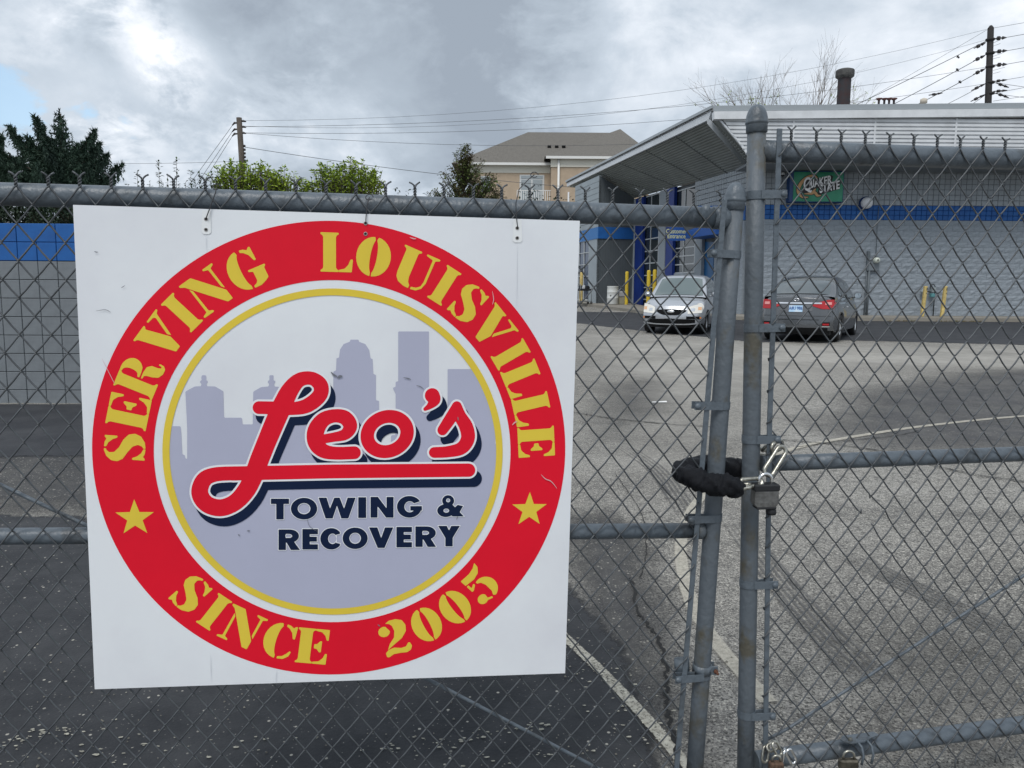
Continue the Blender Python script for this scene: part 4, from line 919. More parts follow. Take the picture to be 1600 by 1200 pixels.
b = MB(); b.box((xl+3.2, .013, ch*8+.0), (xr_+3.2, .189, ch*10-.004)); b.build('wall_core', MORTB, WALL)
def blockmesh(w, h, d=.016, c=.004):
    m = MB(); m.bbox((jt/2, 0, jt/2), (w-jt/2, d+.004, h-jt/2), c); o = m.build('block', B_GREY); me = o.data; bpy.data.objects.remove(o); return me
bm_g = blockmesh(cw, ch); bm_b = bm_g.copy(); bm_b.materials[0] = B_BLUE
bm_cap = blockmesh(cw*2, ch); bm_cap.materials[0] = B_BLUE
k0 = int((xl+3.2-x0)/cw); rn = random.Random(2); cnt = 0
for row in range(10):
    k = k0
    while x0+k*cw < xr_+3.2-cw*.5 and cnt < 299:
        wide = row == 9; lo = x0+k*cw
        if True:
            o = link('block', bm_cap if wide else (bm_b if row == 8 else bm_g), WALL, (lo, rn.uniform(-.0015, .0015), row*ch)); cnt += 1
        k += 2 if wide else 1

# ================================================================== SERVICE BUILDING
FWY = 29.0
A_ = Vector((6.24, 40.5, 0)); fd = Vector((-.2107, .9776, 0)).normalized(); ed = Vector((-.9776, -.2107, 0)).normalized()   # facade runs away along fd; ed points out of it
tB = (40.5-FWY)/fd.y; B_ = A_-fd*tB
E0 = A_+ed*1.91
FPn = ed; EPn = ed
def onF(x, y, off=0.0): return hit(x, y, A_+ed*off, ed)
def onE(x, y, off=0.0): return hit(x, y, E0+ed*off, ed)
def onEnd(x, y, off=0.0): return hit(x, y, A_-fd*off, fd)
SB = empty('service_building', (B_.x, FWY, gz(FWY)), 0, 'grey block auto service building with blue band, white louvred parapet and sloping metal canopy', 'building')
SBI = frame(SB)
def lw(v): return SBI @ Vector(v)
def sb(mb, name, m, parent=SB, kind=None):
    mb.v = [tuple(SBI @ Vector(v)) for v in mb.v]; o = mb.build(name, m, parent)
    if kind: o['kind'] = kind
    return o
zt = lambda y, Y=FWY: atY(1400, y, Y).z
z_base = gz(FWY)+.13; z344, z320, z251 = zt(344), zt(321), zt(256)
XR_ = 26.0
SPLIT = mat('split_face_block', (.29, .325, .36), spec=.15, rough=.95, vscale=9, col2=(.27, .305, .34), thr=(.42, .60), bump=2.2, bscale=7, stretch=(1, 1, 2.4))
B_G2 = mat('scored_block', (.36, .395, .425), rough=.8, vscale=1.2, col2=(.30, .33, .355), thr=(.4, .65), bump=.3, bscale=60)
MORT2 = mat('scored_joint', (.13, .145, .16), rough=.9)
SPJ = mat('split_joint', (.20, .23, .255), rough=.95)
b = MB(); b.box((B_.x+.02, FWY+.03, z_base-.6), (XR_, FWY+.25, z344-.002)); sb(b, 'wall', SPJ)
b = MB(); b.box((B_.x+.02, FWY+.03, z344+.001), (XR_, FWY+.25, z320-.001)); sb(b, 'wall', MORTB)
b = MB(); b.box((B_.x+.02, FWY+.03, z320+.001), (XR_, FWY+.25, z251+.15)); sb(b, 'wall', MORT2)
def field(name, m, O, ux, wid, z0, z1, bw, rows, nrm, proud=.016, joint=.012, run=0.0, jit=0.0, parent=SB, sub=0):
    """courses of block faces standing proud of their joints, all in one part"""
    b = MB(); h = (z1-z0)/rows; rn = random.Random(9); n = int(wid/bw)+1
    for r in range(rows):
        off = (run*bw if r % 2 else 0)
        for k in range(-1, n+1):
            a = max(0, k*bw+off+joint/2); e = min(wid, (k+1)*bw+off-joint/2)
            if e-a < joint: continue
            za_, zb_ = z0+r*h+joint/2, z0+(r+1)*h-joint/2; c = .008
            P0 = O+ux*a; P1 = O+ux*e; pr = proud+rn.uniform(-jit, jit)
            if sub:
                nx = 3; vs = []
                for j in range(3):
                    for i in range(nx+1):
                        edge = i in (0, nx) or j in (0, 2); q = P0.lerp(P1, i/nx)+nrm*(pr*.65 if edge else pr+rn.uniform(-.012, .02)); vs.append((q.x, q.y, za_+(zb_-za_)*j/2))
                fs = [(j*(nx+1)+i, j*(nx+1)+i+1, (j+1)*(nx+1)+i+1, (j+1)*(nx+1)+i) for j in range(2) for i in range(nx)]
                b.add(vs, fs)
            else:
                q0 = P0+nrm*pr; q1 = P1+nrm*pr; d = ux*c
                vs = [(P0.x, P0.y, za_), (P1.x, P1.y, za_), (P1.x, P1.y, zb_), (P0.x, P0.y, zb_),
                      tuple((q0+d).xy)+(za_+c,), tuple((q1-d).xy)+(za_+c,), tuple((q1-d).xy)+(zb_-c,), tuple((q0+d).xy)+(zb_-c,)]
                b.add(vs, [(4,5,6,7), (0,1,5,4), (1,2,6,5), (2,3,7,6), (3,0,4,7)])
    return sb(b, name, m, parent, 'stuff')
O = Vector((B_.x, FWY+.028, 0)); UX = Vector((1, 0, 0)); UN = Vector((0, -1, 0)); WD = XR_-B_.x
field('split_face_blocks', SPLIT, O, UX, WD, z_base, z344, .40, int(round((z344-z_base)/.2)), UN, .022, .006, .5, .006, sub=1)
field('blue_blocks', B_BLUE, O, UX, WD, z344, z320, .2, 3, UN)
field('scored_blocks', B_G2, O, UX, WD, z320, z251+.05, .2, int(round((z251+.05-z320)/.2)), UN)
# ---- white louvred band above, battens and fascia
ALW = mat('white_metal_siding', (.66, .68, .70), rough=.45, var=.12, vscale=1.5); ALF = mat('fascia_metal', (.60, .63, .66), rough=.4, var=.1, vscale=.8); ALG = mat('fascia_grey', (.33, .36, .38), rough=.4, metal=.2)
SDY = 27.33; FY = 27.2
def siding(xa_top, xa_bot, xb, ztop, zbot, name='siding_panel', n=11):
    b = MB(); h = (ztop-zbot)/n
    for k in range(n):
        z0 = zbot+k*h; f0 = k/n; f1 = (k+1)/n; xa0 = xa_bot+(xa_top-xa_bot)*f0; xa1 = xa_bot+(xa_top-xa_bot)*f1
        pr = [(0, 0), (-.07, h*.02), (-.07, h*.62), (0, h*.66), (0, h)]
        vs = []
        for dy, dz in pr:
            f = dz/h; vs += [(xa0+(xa1-xa0)*f, SDY+dy, z0+dz), (xb, SDY+dy, z0+dz)]
        b.add(vs, [(2*i, 2*i+1, 2*i+3, 2*i+2) for i in range(4)])
    return sb(b, name, ALW)
s_top = atY(1238, 184, SDY).z; s_bot = atY(1238, 252, SDY).z
xs_ = [atY(x, 220, SDY).x for x in (1238, 1365, 1491, 1618, 1745, 1872, 2000)]
siding(atY(1126, 190, SDY).x, atY(1172, 250, SDY).x, xs_[0]-.03, s_top, s_bot)
for k in range(len(xs_)-1):
    siding(xs_[k]+.03, xs_[k]+.03, min(xs_[k+1], XR_+2)-.03, s_top, s_bot)
for x in xs_[:-1]:
    b = MB(); b.box((x-.03, SDY-.07, s_bot-.02), (x+.03, SDY, s_top)); sb(b, 'batten', ALW)
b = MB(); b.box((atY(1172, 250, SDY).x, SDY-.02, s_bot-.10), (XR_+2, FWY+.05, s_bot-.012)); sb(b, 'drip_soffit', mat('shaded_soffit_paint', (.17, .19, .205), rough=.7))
b = MB(); b.box((atY(1172, 250, SDY).x, SDY-.09, s_bot-.07), (XR_+2, SDY-.021, s_bot-.012)); sb(b, 'drip_trim', ALW)
P0 = atY(1124, 188, SDY-.06); P1 = atY(1174, 246, SDY-.06); dd = Vector((.10, 0, -.02))
b = MB(); b.prism([P0, P0+dd, P1+dd, P1], (0,0,0), (0, .10, 0)); sb(b, 'edge_trim', ALF)
E1 = atY(1115, 165, FY); E1b = atY(1117, 189, FY); zf0 = E1.z
zr_ = atY(1600, 160, FY).z; xr2 = XR_+2; zR = zf0+(zr_-zf0)*(xr2-E1.x)/(atY(1600, 160, FY).x-E1.x)
def fas(name, y0, y1, Yf, m, d=.12):
    a = atY(1116, y0, Yf); c = atY(1116, y1, Yf); a2 = atY(1600, y0-4.5, Yf); c2 = atY(1600, y1-4.5, Yf); k = (xr2-a.x)/(a2.x-a.x)
    A2 = a.lerp(a2, k); C2 = c.lerp(c2, k); b = MB(); b.prism([a, A2, C2, c], (0,0,0), (0, d, 0)); return sb(b, name, m)
fas('coping', 165, 173.5, FY, ALG); fas('fascia', 173.9, 186, FY-.05, ALW, .30)
# ---- canopy along the side: eave fascia, soffit of corrugated sheet, rafters
eN_t, eF_t = onE(1114, 166), onE(885, 283); eN_b, eF_b = onE(1107, 188), onE(886, 292)
b = MB(); b.prism([eN_t, eF_t, eF_b+Vector((0,0,.02)), eN_b+Vector((0,0,.02))], (0,0,0), tuple(-ed*.10)); sb(b, 'eave_fascia', ALF)
dn = Vector((0,0,-.07)); b = MB(); q = [eN_t+ed*.06+Vector((0,0,.03)), eF_t+ed*.06+Vector((0,0,.03)), eF_t+ed*.06+dn, eN_t+ed*.06+dn]; b.prism(q, (0,0,0), tuple(-ed*.055)); sb(b, 'gutter', ALG)
iN, iF = onF(1176, 259, -.0), onF(983, 312)
iN = iF+(iN-iF)*1.02
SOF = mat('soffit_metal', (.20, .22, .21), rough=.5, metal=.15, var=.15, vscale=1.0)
b = MB(); n = 20; vs = []
oN, oF = eN_b-ed*.10+Vector((0,0,.05)), eF_b-ed*.10+Vector((0,0,.05)); nr = Vector((0,0,1))
for k in range(n):
    for f, dz in ((k/n, -.02), ((k+.03)/n, .13), ((k+.42)/n, .13), ((k+.45)/n, -.02)):
        vs += [oN.lerp(iN, f)+nr*dz, oF.lerp(iF, f)+nr*dz]
vs += [iN, iF]
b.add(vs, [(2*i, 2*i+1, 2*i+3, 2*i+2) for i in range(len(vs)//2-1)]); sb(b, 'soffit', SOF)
for f in (.17, .345, .53, .71, .87):
    p, q = oN.lerp(oF, f), iN.lerp(iF, f); d = (oF-oN).normalized()*.035; dz = Vector((0,0,-.03))
    b = MB(); b.prism([p-d+dz, p+d+dz, q+d+dz, q-d+dz], (0,0,0), (0,0,.05)); sb(b, 'soffit_seam', mat('seam_dark', (.07, .08, .08), rough=.6))
p = atY(1105, 186, 27.35); q = onF(1172, 264, .02); w = Vector((.0, 0, -.15)); b = MB()
b.prism([p, q, q+w*.8, p+w], (0,0,0), (.14, .10, 0)); sb(b, 'end_rafter', ALF)
# lower dark return between the rafter and the siding
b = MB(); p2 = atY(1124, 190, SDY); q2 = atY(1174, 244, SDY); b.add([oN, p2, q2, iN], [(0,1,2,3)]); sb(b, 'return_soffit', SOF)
# roof sheet
rz_ = Vector((0,0,-.03)); bk = 14.0
b = MB(); P = [eN_t+rz_, eF_t+rz_, eF_t+rz_+Vector((20, 4, .3)), Vector((xr2, FY+20, zR+.1)), Vector((xr2, FY+.05, zR-.03))]
b.prism(P, (0,0,0), (0,0,-.12)); sb(b, 'roof', mat('roof_membrane', (.3, .3, .3), rough=.9))
# ---- facade wall under the canopy
def fp(name, pxs, m, d=.12, off=0.0, parent=SB, f=onF):
    b = MB(); P = [f(x, y, off) for x, y in pxs]; nn = -(ed if f is not onEnd else -fd); b.prism(P, (0,0,0), tuple(nn*d)); return sb(b, name, m, parent)
GL2 = mat('dark_window_glass', (.022, .03, .034), rough=.06, spec=.8); FRM = mat('pale_window_frame', (.45, .48, .50), rough=.5)
zbF = lambda t_: gz((A_-fd*t_).y)+.13
# wall core behind everything
c0, c1 = A_-ed*.16, B_-ed*.16
b = MB(); b.prism([Vector((c0.x, c0.y, .2)), Vector((c1.x, c1.y, .2)), Vector((c1.x, c1.y, iN.z)), Vector((c0.x, c0.y, iF.z))], (0,0,0), tuple(-ed*.2)); sb(b, 'wall', MORT2)
def vstrip(name, x0, x1, yt0, yt1, m, off=0.0, d=.14, yb=None):
    """strip of facade between two pixel columns measured at mid height, truly vertical"""
    a = onF(x0, 400, off); c = onF(x1, 400, off); zt0 = onF(x0, yt0, off).z; zt1 = onF(x1, yt1, off).z
    zb0 = gz(a.y)+.10 if yb is None else onF(x0, yb, off).z; zb1 = gz(c.y)+.10 if yb is None else onF(x1, yb, off).z
    b = MB(); b.prism([Vector((a.x, a.y, zb0)), Vector((c.x, c.y, zb1)), Vector((c.x, c.y, zt1)), Vector((a.x, a.y, zt0))], (0,0,0), tuple(-ed*d)); return sb(b, name, m)
BLUE2 = mat('blue_steel_panel', (.003, .028, .20), rough=.5, var=.15, vscale=2)
vstrip('pier', 983, 991, 313, 311, B_G2, .0)
vstrip('blue_pilaster', 991.5, 1003, 312, 308, BLUE2, .10)
vstrip('pier', 1028.5, 1038.5, 300, 297, SPLIT, .03)
vstrip('blue_pilaster', 1039.5, 1050.5, 297, 293, BLUE2, .10)
vstrip('pier', 1085.5, 1096, 354, 354, SPLIT, .03)
# upper grey wall right of the windows with its scored courses
ua = onF(1085.5, 300); ub = B_.copy(); za1 = onF(1085, 352).z; 
wn = (Vector((ub.x, ub.y, 0))-Vector((ua.x, ua.y, 0))); 
field('scored_blocks', B_G2, Vector((ua.x, ua.y, 0))-ed*.02, wn.normalized(), wn.length-.02, za1, iF.z+.0+(iN.z-iF.z)*.5+.15, .2, int(round((iF.z+(iN.z-iF.z)*.5+.15-za1)/.2)), ed)
vstrip('blue_band', 1088, 1161, 322, 322, B_BLUE, .02, .05, 344)
vstrip('pier', 1116, 1161, 345, 345, SPLIT, .02)
def window(x0, x1, yt, yb, cols, rows, off=-.05):
    fr = vstrip('window', x0, x1, yt, yt, GL2, off-.03, .03, yb)
    a = onF(x0, 400, off); c = onF(x1, 400, off); z1 = onF((x0+x1)/2, yt, off).z; z0 = onF((x0+x1)/2, yb, off).z
    d = (c-a); d.z = 0; l = d.length; d.normalize()
    for k in range(cols+1):
        p = Vector((a.x, a.y, 0))+d*(l*k/cols); b = MB(); h = d*.03; b.prism([Vector((p-h).xy.to_3d())+Vector((0,0,z0)), Vector((p+h).xy.to_3d())+Vector((0,0,z0)), Vector((p+h).xy.to_3d())+Vector((0,0,z1)), Vector((p-h).xy.to_3d())+Vector((0,0,z1))], (0,0,0), tuple(-ed*.025)); sb(b, 'frame', FRM, fr)
    for k in range(rows+1):
        z = z0+(z1-z0)*k/rows; b = MB(); p = Vector((a.x, a.y, z)); q = Vector((c.x, c.y, z)); u_ = Vector((0,0,.025)); b.prism([p-u_, q-u_, q+u_, p+u_], (0,0,0), tuple(-ed*.022)); sb(b, 'frame', FRM, fr)
window(1003.5, 1028, 306, 344, 2, 1); window(1003.5, 1028, 354, 468, 2, 6)
window(1051, 1085, 296, 343, 2, 1); window(1051, 1085, 374, 426, 2, 4)
vstrip('blue_band', 1003.5, 1028, 344.5, 344.5, BLUE2, .0, .05, 353.5); 
vstrip('pier', 1051, 1085, 427, 427, SPLIT, .0)
vstrip('blue_door', 1097, 1115, 378, 378, mat('blue_door_paint', (.01, .10, .26), rough=.4), -.12, .05)
# entrance awning with lettering
AW = empty('entrance_awning', tuple(onF(1085, 375)), 0, 'small blue awning with pale lettering over the customer entrance', 'awning'); AWI = frame(AW)
AWM = mat('awning_blue', (.004, .07, .30), rough=.6)
a = onF(1101, 365); c = onF(1152, 365); z0 = onF(1092, 375).z; z1 = z0+.62
b = MB(); P = [a+ed*.9+Vector((0,0,z0-a.z)), c+ed*.9+Vector((0,0,z0-c.z)), c+ed*.9+Vector((0,0,z0+.28-c.z)), c+Vector((0,0,z1-c.z)), a+Vector((0,0,z1-a.z)), a+ed*.9+Vector((0,0,z0+.28-a.z)), a+Vector((0,0,z0-a.z)), c+Vector((0,0,z0-c.z))]
b.add([AWI @ p for p in P], [(0,1,2,5), (5,2,3,4), (0,5,4,6), (1,7,3,2), (0,6,7,1)]); b.build('canvas', AWM, AW)
sa, sbv = atY(1047, 355, a.y-.3), atY(1067, 376, a.y-.3)
b = MB(); b.box((sa.x, sa.y, sbv.z), (sbv.x+.1, sa.y+.06, sa.z)); b.v = [tuple(AWI @ Vector(v_)) for v_ in b.v]; pn = b.build('sign_panel', AWM, AW)
def text_obj(s, size, M, m, parent, name='lettering', bold=.0, shear=0.0, spacing=1.0, ext=.002, align='CENTER'):
    cu = bpy.data.curves.new('t', 'FONT'); cu.body = s; cu.size = size; cu.offset = bold; cu.shear = shear; cu.extrude = ext; cu.space_character = spacing
    cu.align_x = align; cu.align_y = 'CENTER'; cu.resolution_u = 4; cu.space_line = .8
    o = bpy.data.objects.new('t', cu); COL.objects.link(o); dg = bpy.context.evaluated_depsgraph_get(); me = bpy.data.meshes.new_from_object(o.evaluated_get(dg))
    bpy.data.objects.remove(o); me.materials.clear(); me.materials.append(m); me.transform(M); r = link(name, me, parent); return r
UP = Matrix.Rotation(math.pi/2, 4, 'X')
cpt = AWI @ ((sa+sbv)/2); cpt.y = (AWI @ sa).y-.006
text_obj('Customer\nEntrance', .25, Matrix.Translation(cpt) @ UP @ Matrix.Scale(.85, 4, (1,0,0)), mat('pale_yellow_print', (.55, .57, .32), rough=.5), AW, bold=.004)
# ---- end bay
DKM = mat('dark_metal_siding', (.075, .09, .10), rough=.6, var=.1, vscale=1)
GS = mat('pale_lap_siding', (.30, .345, .375), rough=.7, var=.08, vscale=1); LB = mat('pale_blue_band', (.03, .16, .42), rough=.6)
zs = gz(40)+.10
a0 = Vector((A_.x, A_.y, 0)); e0 = Vector((E0.x, E0.y, 0)); zT = iF.z; zT0 = onEnd(931, 274).z
b = MB(); b.prism([a0+Vector((0,0,zs)), e0+Vector((0,0,zs)), e0+Vector((0,0,zT0)), a0+Vector((0,0,zT))], (0,0,0), tuple(fd*.15)); sb(b, 'end_wall', DKM)
for k in range(1, 14):
    p = a0.lerp(e0, k/14)-fd*.012; b = MB(); b.prism([p+Vector((0,0,zs)), p+(e0-a0).normalized()*.04+Vector((0,0,zs)), p+(e0-a0).normalized()*.04+Vector((0,0,zT+(zT0-zT)*k/14)), p+Vector((0,0,zT+(zT0-zT)*k/14))], (0,0,0), tuple(fd*.01)); sb(b, 'siding_rib', DKM)
zb1, zb2 = onEnd(950, 355).z, onEnd(950, 373).z
b = MB(); q = -fd*.05; b.prism([a0+q+Vector((0,0,zb2)), e0+q+Vector((0,0,zb2)), e0+q+Vector((0,0,zb1)), a0+q+Vector((0,0,zb1))], (0,0,0), tuple(fd*.045)); sb(b, 'blue_band', B_BLUE)
bay = 4.2; f0 = e0; f1 = e0+fd*bay; fw = e0+(f1-e0)*.36
def bayq(name, pa, pb, z0, z1a, z1b, m, off=0.0, d=.12):
    b = MB(); b.prism([pa+ed*off+Vector((0,0,z0)), pb+ed*off+Vector((0,0,z0)), pb+ed*off+Vector((0,0,z1b)), pa+ed*off+Vector((0,0,z1a))], (0,0,0), tuple(-ed*d)); return sb(b, name, m)
ztp = onE(931, 276).z
bayq('bay_wall', f0, fw, zs, zb2, zb2, GS); bayq('blue_band', f0, f1, zb2+.002, zb1, zb1, LB, .02, .10)
n = 9; hh = (ztp-zb1-.01)/n
for k in range(n): bayq('siding_board', f0, f1, zb1+.008+k*hh, zb1+(k+1)*hh-.012, zb1+(k+1)*hh-.012, GS, .012+.004*(k % 2))
bayq('bay_core', f0-fd*.0, f1, zb1+.01, ztp-.05, ztp-.05, MORT2, -.02, .1)
bw_ = bayq('window', fw, f1, zs+.2, zb2, zb2, mat('blue_dark_glass', (.01, .025, .07), rough=.08, spec=.8), -.05, .03)
for k in range(4):
    p = fw.lerp(f1, k/3); bayq('frame', p-fd*.03, p+fd*.03, zs+.2, zb2, zb2, FRM, 0.0, .04).parent = bw_
for k in range(6):
    z = zs+.2+(zb2-zs-.2)*k/5; bayq('frame', fw, f1, z-.02, z+.02, z+.02, FRM, .005, .04).parent = bw_
b = MB(); b.tube([onE(888.5, 300, .05), Vector((onE(888.5, 300, .05).x, onE(888.5, 300, .05).y, zs))], .05, 8); sb(b, 'downspout', ALW)

# sidewalk and kerb round the building
CONC = mat('concrete', (.27, .25, .215), rough=.9, vscale=1.2, col2=(.20, .185, .155), thr=(.4, .65), bump=.3, bscale=40)
kN = Vector((B_.x, FWY-1.5, 0)); pts = [Vector((XR_+2, FWY-1.5)), Vector((9.6, FWY-1.55))]
k2 = gnd(1000, 490).xy; k3 = gnd(920, 479).xy; k4 = gnd(860, 474).xy
front = [Vector((XR_+2, FWY-1.55)), Vector((8.3, FWY-1.6)), Vector((7.7, FWY-1.0)), k2.copy(), k3.copy(), k4.copy()]
backl = [Vector((XR_+2, FWY+.03)), Vector((B_.x+.1, FWY+.03)), Vector((B_.x, FWY+.4)), (a0+ed*-.1).xy+Vector((0, -3)), (a0).xy+Vector((0, .1)), (e0+ed*1+fd*5).xy]
hS = .13; b = MB()
for i in range(len(front)-1):
    p, q, r_, s_ = front[i], front[i+1], backl[i+1], backl[i]
    b.add([(p.x, p.y, gz(p.y)+hS), (s_.x, s_.y, gz(s_.y)+hS), (r_.x, r_.y, gz(r_.y)+hS), (q.x, q.y, gz(q.y)+hS)], [(0,1,2,3)[::-1]])
    b.add([(p.x, p.y, gz(p.y)-.1), (p.x, p.y, gz(p.y)+hS), (q.x, q.y, gz(q.y)+hS), (q.x, q.y, gz(q.y)-.1)], [(0,1,2,3)[::-1]])
tag(b.build('pavement', CONC), kind='structure')
b = MB(); rn = random.Random(8)
for _ in range(900):
    x = rn.uniform(8.2, 24) if rn.random() < .75 else rn.uniform(16, 24); y = FWY-1.64+rn.uniform(-.05, .03)
    if mnoise.noise(Vector((x*.6, 0, 4))) < .0: continue
    h = rn.uniform(.02, .075); a_ = rn.random()*6; c = Vector((x, y, gz(y))); d = Vector((math.cos(a_)*.02, math.sin(a_)*.02, 0)); b.add([c-d, c+d, c+Vector((rn.uniform(-.03, .03), rn.uniform(-.03, .03), h))], [(0,1,2)])
tag(b.build('grass', mat('verge_grass', (.10, .105, .04), rough=.9, col2=(.16, .12, .06), vscale=1.5)), 'sparse weeds and dry leaves along the kerb of the building', 'weeds', kind='stuff')

# ---- things on the front wall
QS = empty('lit_box_sign', tuple(atY(1278, 318, FWY)), 0, 'green box sign with slanted white oil brand lettering on the building wall', 'sign'); QI = frame(QS)
qa, qb = QI @ atY(1235, 266.5, FWY-.35), QI @ atY(1317, 316.5, FWY-.35)
b = MB(); b.bbox((qa.x, -.36, qb.z), (qb.x, -.012, qa.z), .02); b.build('box_case', mat('sign_case_blue', (.003, .04, .15), rough=.4), QS)
ia, ib = QI @ atY(1241, 268.5, FWY-.37), QI @ atY(1316, 315, FWY-.37)
b = MB(); b.box((ia.x, -.372, ib.z), (ib.x, -.3615, ia.z)); b.build('face', mat('sign_green', (.004, .21, .10), rough=.3, col2=(.03, .30, .17), vscale=1.1, thr=(.45, .7)), QS)
QB = mat('sign_black', (.012, .012, .012), rough=.5); QO = mat('sign_tan', (.55, .32, .14), rough=.5); QW = mat('sign_text_white', (.85, .85, .85), rough=.4)
def qpt(px, py, lay): return QI @ atY(px, py, FWY-.374-.004*lay)
def zq(x, y): return 1215+x/13.333, 250+y/13.333
def q_fill(name, P, m, lay, hole=None):
    lp = [[zq(*p) for p in P]]+([[zq(*p) for p in hole]] if hole else []); fill(name, lp, m, QS, lambda x, y: qpt(x, y, lay))
X, Y = grid(360, 270, 1340, 840, 5.0)
sw = [(820,420,10),(800,360,24),(730,330,20),(640,350,24),(540,420,28),(460,530,34),(430,630,36),(460,720,30),(540,775,22),(630,775,8)]
sw2 = [(790,600,8),(760,640,24),(720,690,26),(640,700,18),(560,705,6)]; sw3 = [(700,670,22),(780,680,28),(830,740,24),(905,735,5)]
D = np.minimum.reduce([sd_stroke(X, Y, smooth_path(sw, 5)), sd_stroke(X, Y, smooth_path(sw2, 5)), sd_stroke(X, Y, smooth_path(sw3, 5))])
tq = lambda x, y: qpt(*zq(x, y), 2)
fill('swoosh', contours(X, Y, D), QO, QS, tq); fill('black_outline', contours(X, Y, D, 14), QB, QS, lambda x, y: qpt(*zq(x, y), 1))
pq = [(560,460),(600,380),(700,380),(760,400),(1120,315),(1160,340),(1130,470),(1300,440),(1320,480),(1270,610),(1060,670),(900,720),(840,700),(850,590),(760,600),(600,690),(520,690),(500,640)]
fill('black_outline', [pq], QB, QS, lambda x, y: qpt(*zq(x, y), 3))
tilt = Matrix.Rotation(R_(13), 4, 'Z')
def qtext(s, x, y, h, wsc, **k):
    c = qpt(*zq(x, y), 4); c.y -= .006
    text_obj(s, h, Matrix.Translation(c) @ UP @ tilt @ Matrix.Scale(wsc, 4, (1,0,0)), QW, QS, bold=.012, shear=.25, **k)
k13 = 1.0/13.333/F*FWY
qtext('Q', 612, 520, 290*k13*1.25, .62); qtext('UAKER', 880, 465, 165*k13*1.32, .66); qtext('STATE', 1070, 570, 175*k13*1.25, .66)
# spot lamp on the sign box corner
SP = empty('spot_lamp', tuple(atY(1240, 268, FWY-.2)), 0, 'small white twin spot lamp on the upper left corner of the green sign', 'lamp')
b = MB(); 
for dx, dz in ((.02, .07), (.16, .05)): b.lathe([(.001, -.07), (.05, -.05), (.06, .0), (.055, .06), (.001, .062)], (dx, -.05, dz), 12, M=Matrix.Rotation(R_(70), 4, 'Y'))
b.box((-.02, -.04, 0), (.22, .02, .03)); b.build('lamp_heads', mat('white_plastic', (.75, .76, .78), rough=.4), SP)
WP = MATS['white_plastic']
def fixture(name, px, py, lab, cat, fn):
    e = empty(name, tuple(atY(px, py, FWY-.02)), 0, lab, cat); fn(e); return e
def globe(e):
    MB().lathe([(.11, 0), (.21, .05), (.235, .14), (.235, .17), (.0, .17)], (-.02, 0, 0), 20, M=Matrix.Rotation(math.pi/2, 4, 'X') @ Matrix.Rotation(R_(-14), 4, 'Y')).build('backing', mat('globe_back', (.004, .03, .12), rough=.4), e)
    MB().lathe([(.21*math.sin(t_), .17+.20*math.cos(t_)) for t_ in np.linspace(math.pi*.5, 0.01, 10)], (.02, 0, 0), 20, M=Matrix.Rotation(math.pi/2, 4, 'X') @ Matrix.Rotation(R_(-14), 4, 'Y')).build('globe', WP, e)
fixture('wall_lamp', 1352, 318, 'round white globe lamp on the blue band right of the green sign', 'lamp', globe)
def cam1(e):
    b = MB(); b.bbox((-.02, -.16, -.02), (.20, -.0, .22), .015); b.build('housing', WP, e)
    b = MB(); b.lathe([(.001, -.09), (.06, -.07), (.085, 0), (.085, .11), (.001, .13)], (-.13, -.12, -.05), 14); b.build('camera_head', WP, e)
    b = MB(); b.lathe([(.001, -.095), (.06, -.072), (.06, -.02)], (-.13, -.14, -.055), 14); b.build('lens', RUB, e)
fixture('security_camera', 1203, 257, 'white security camera with box mount under the eave beside the tall gate post', 'camera', cam1)
def cam2(e):
    MB().lathe([(.001, .09), (.06, .08), (.08, .03), (.08, 0)], (0, -.1, 0), 14).build('housing', WP, e); MB().lathe([(.001, -.07), (.05, -.05), (.068, 0)], (0, -.1, 0), 14).build('lens', RUB, e)
fixture('security_camera', 1221.5, 274, 'tiny white dome camera just left of the green sign', 'camera', cam2)
def wbox(e): MB().bbox((-.06, -.12, -.1), (.07, 0, .12), .015).build('housing', mat('grey_box', (.40, .43, .45), rough=.5), e)
fixture('junction_box', 1226.5, 258.5, 'small pale junction box on the wall above the dome camera', 'box', wbox)
PG = mat('painted_conduit', (.11, .13, .145), rough=.6)
def meter(e):
    zb_ = z_base-e.location.z
    b = MB(); b.bbox((-.09, -.10, -.26), (.30, 0, .06), .01); b.build('meter_box', mat('meter_grey', (.17, .195, .215), rough=.55), e)
    b = MB(); b.bbox((-.16, -.09, -.27), (-.07, 0, .46), .01); b.build('riser_box', PG, e)
    b = MB(); b.tube([(-.05, -.05, -.26), (-.05, -.05, zb_)], .045, 8); b.tube([(-.14, -.04, -.26), (-.14, -.04, zb_)], .022, 8); b.build('conduit', PG, e)
    b = MB(); b.tube([(.18, -.02, .05), (.16, -.02, 1.4), (.17, -.02, 2.1)], .012, 6); b.build('cable', PG, e)
    b = MB(); b.lathe([(.001, .17), (.085, .165), (.10, .13), (.11, .0)], (.15, -.10, .12), 18, M=Matrix.Rotation(math.pi/2, 4, 'X')); b.build('glass_dome', mat('meter_face', (.62, .66, .58), rough=.25), e)
    b = MB(); b.lathe([(.001, .173), (.04, .172)], (.15, -.10, .12), 14, M=Matrix.Rotation(math.pi/2, 4, 'X')); b.build('dial', mat('meter_dial', (.16, .17, .15), rough=.5), e)
fixture('electric_meter', 1360, 412, 'electric meter with round glass face and grey conduit running down the wall', 'meter', meter)
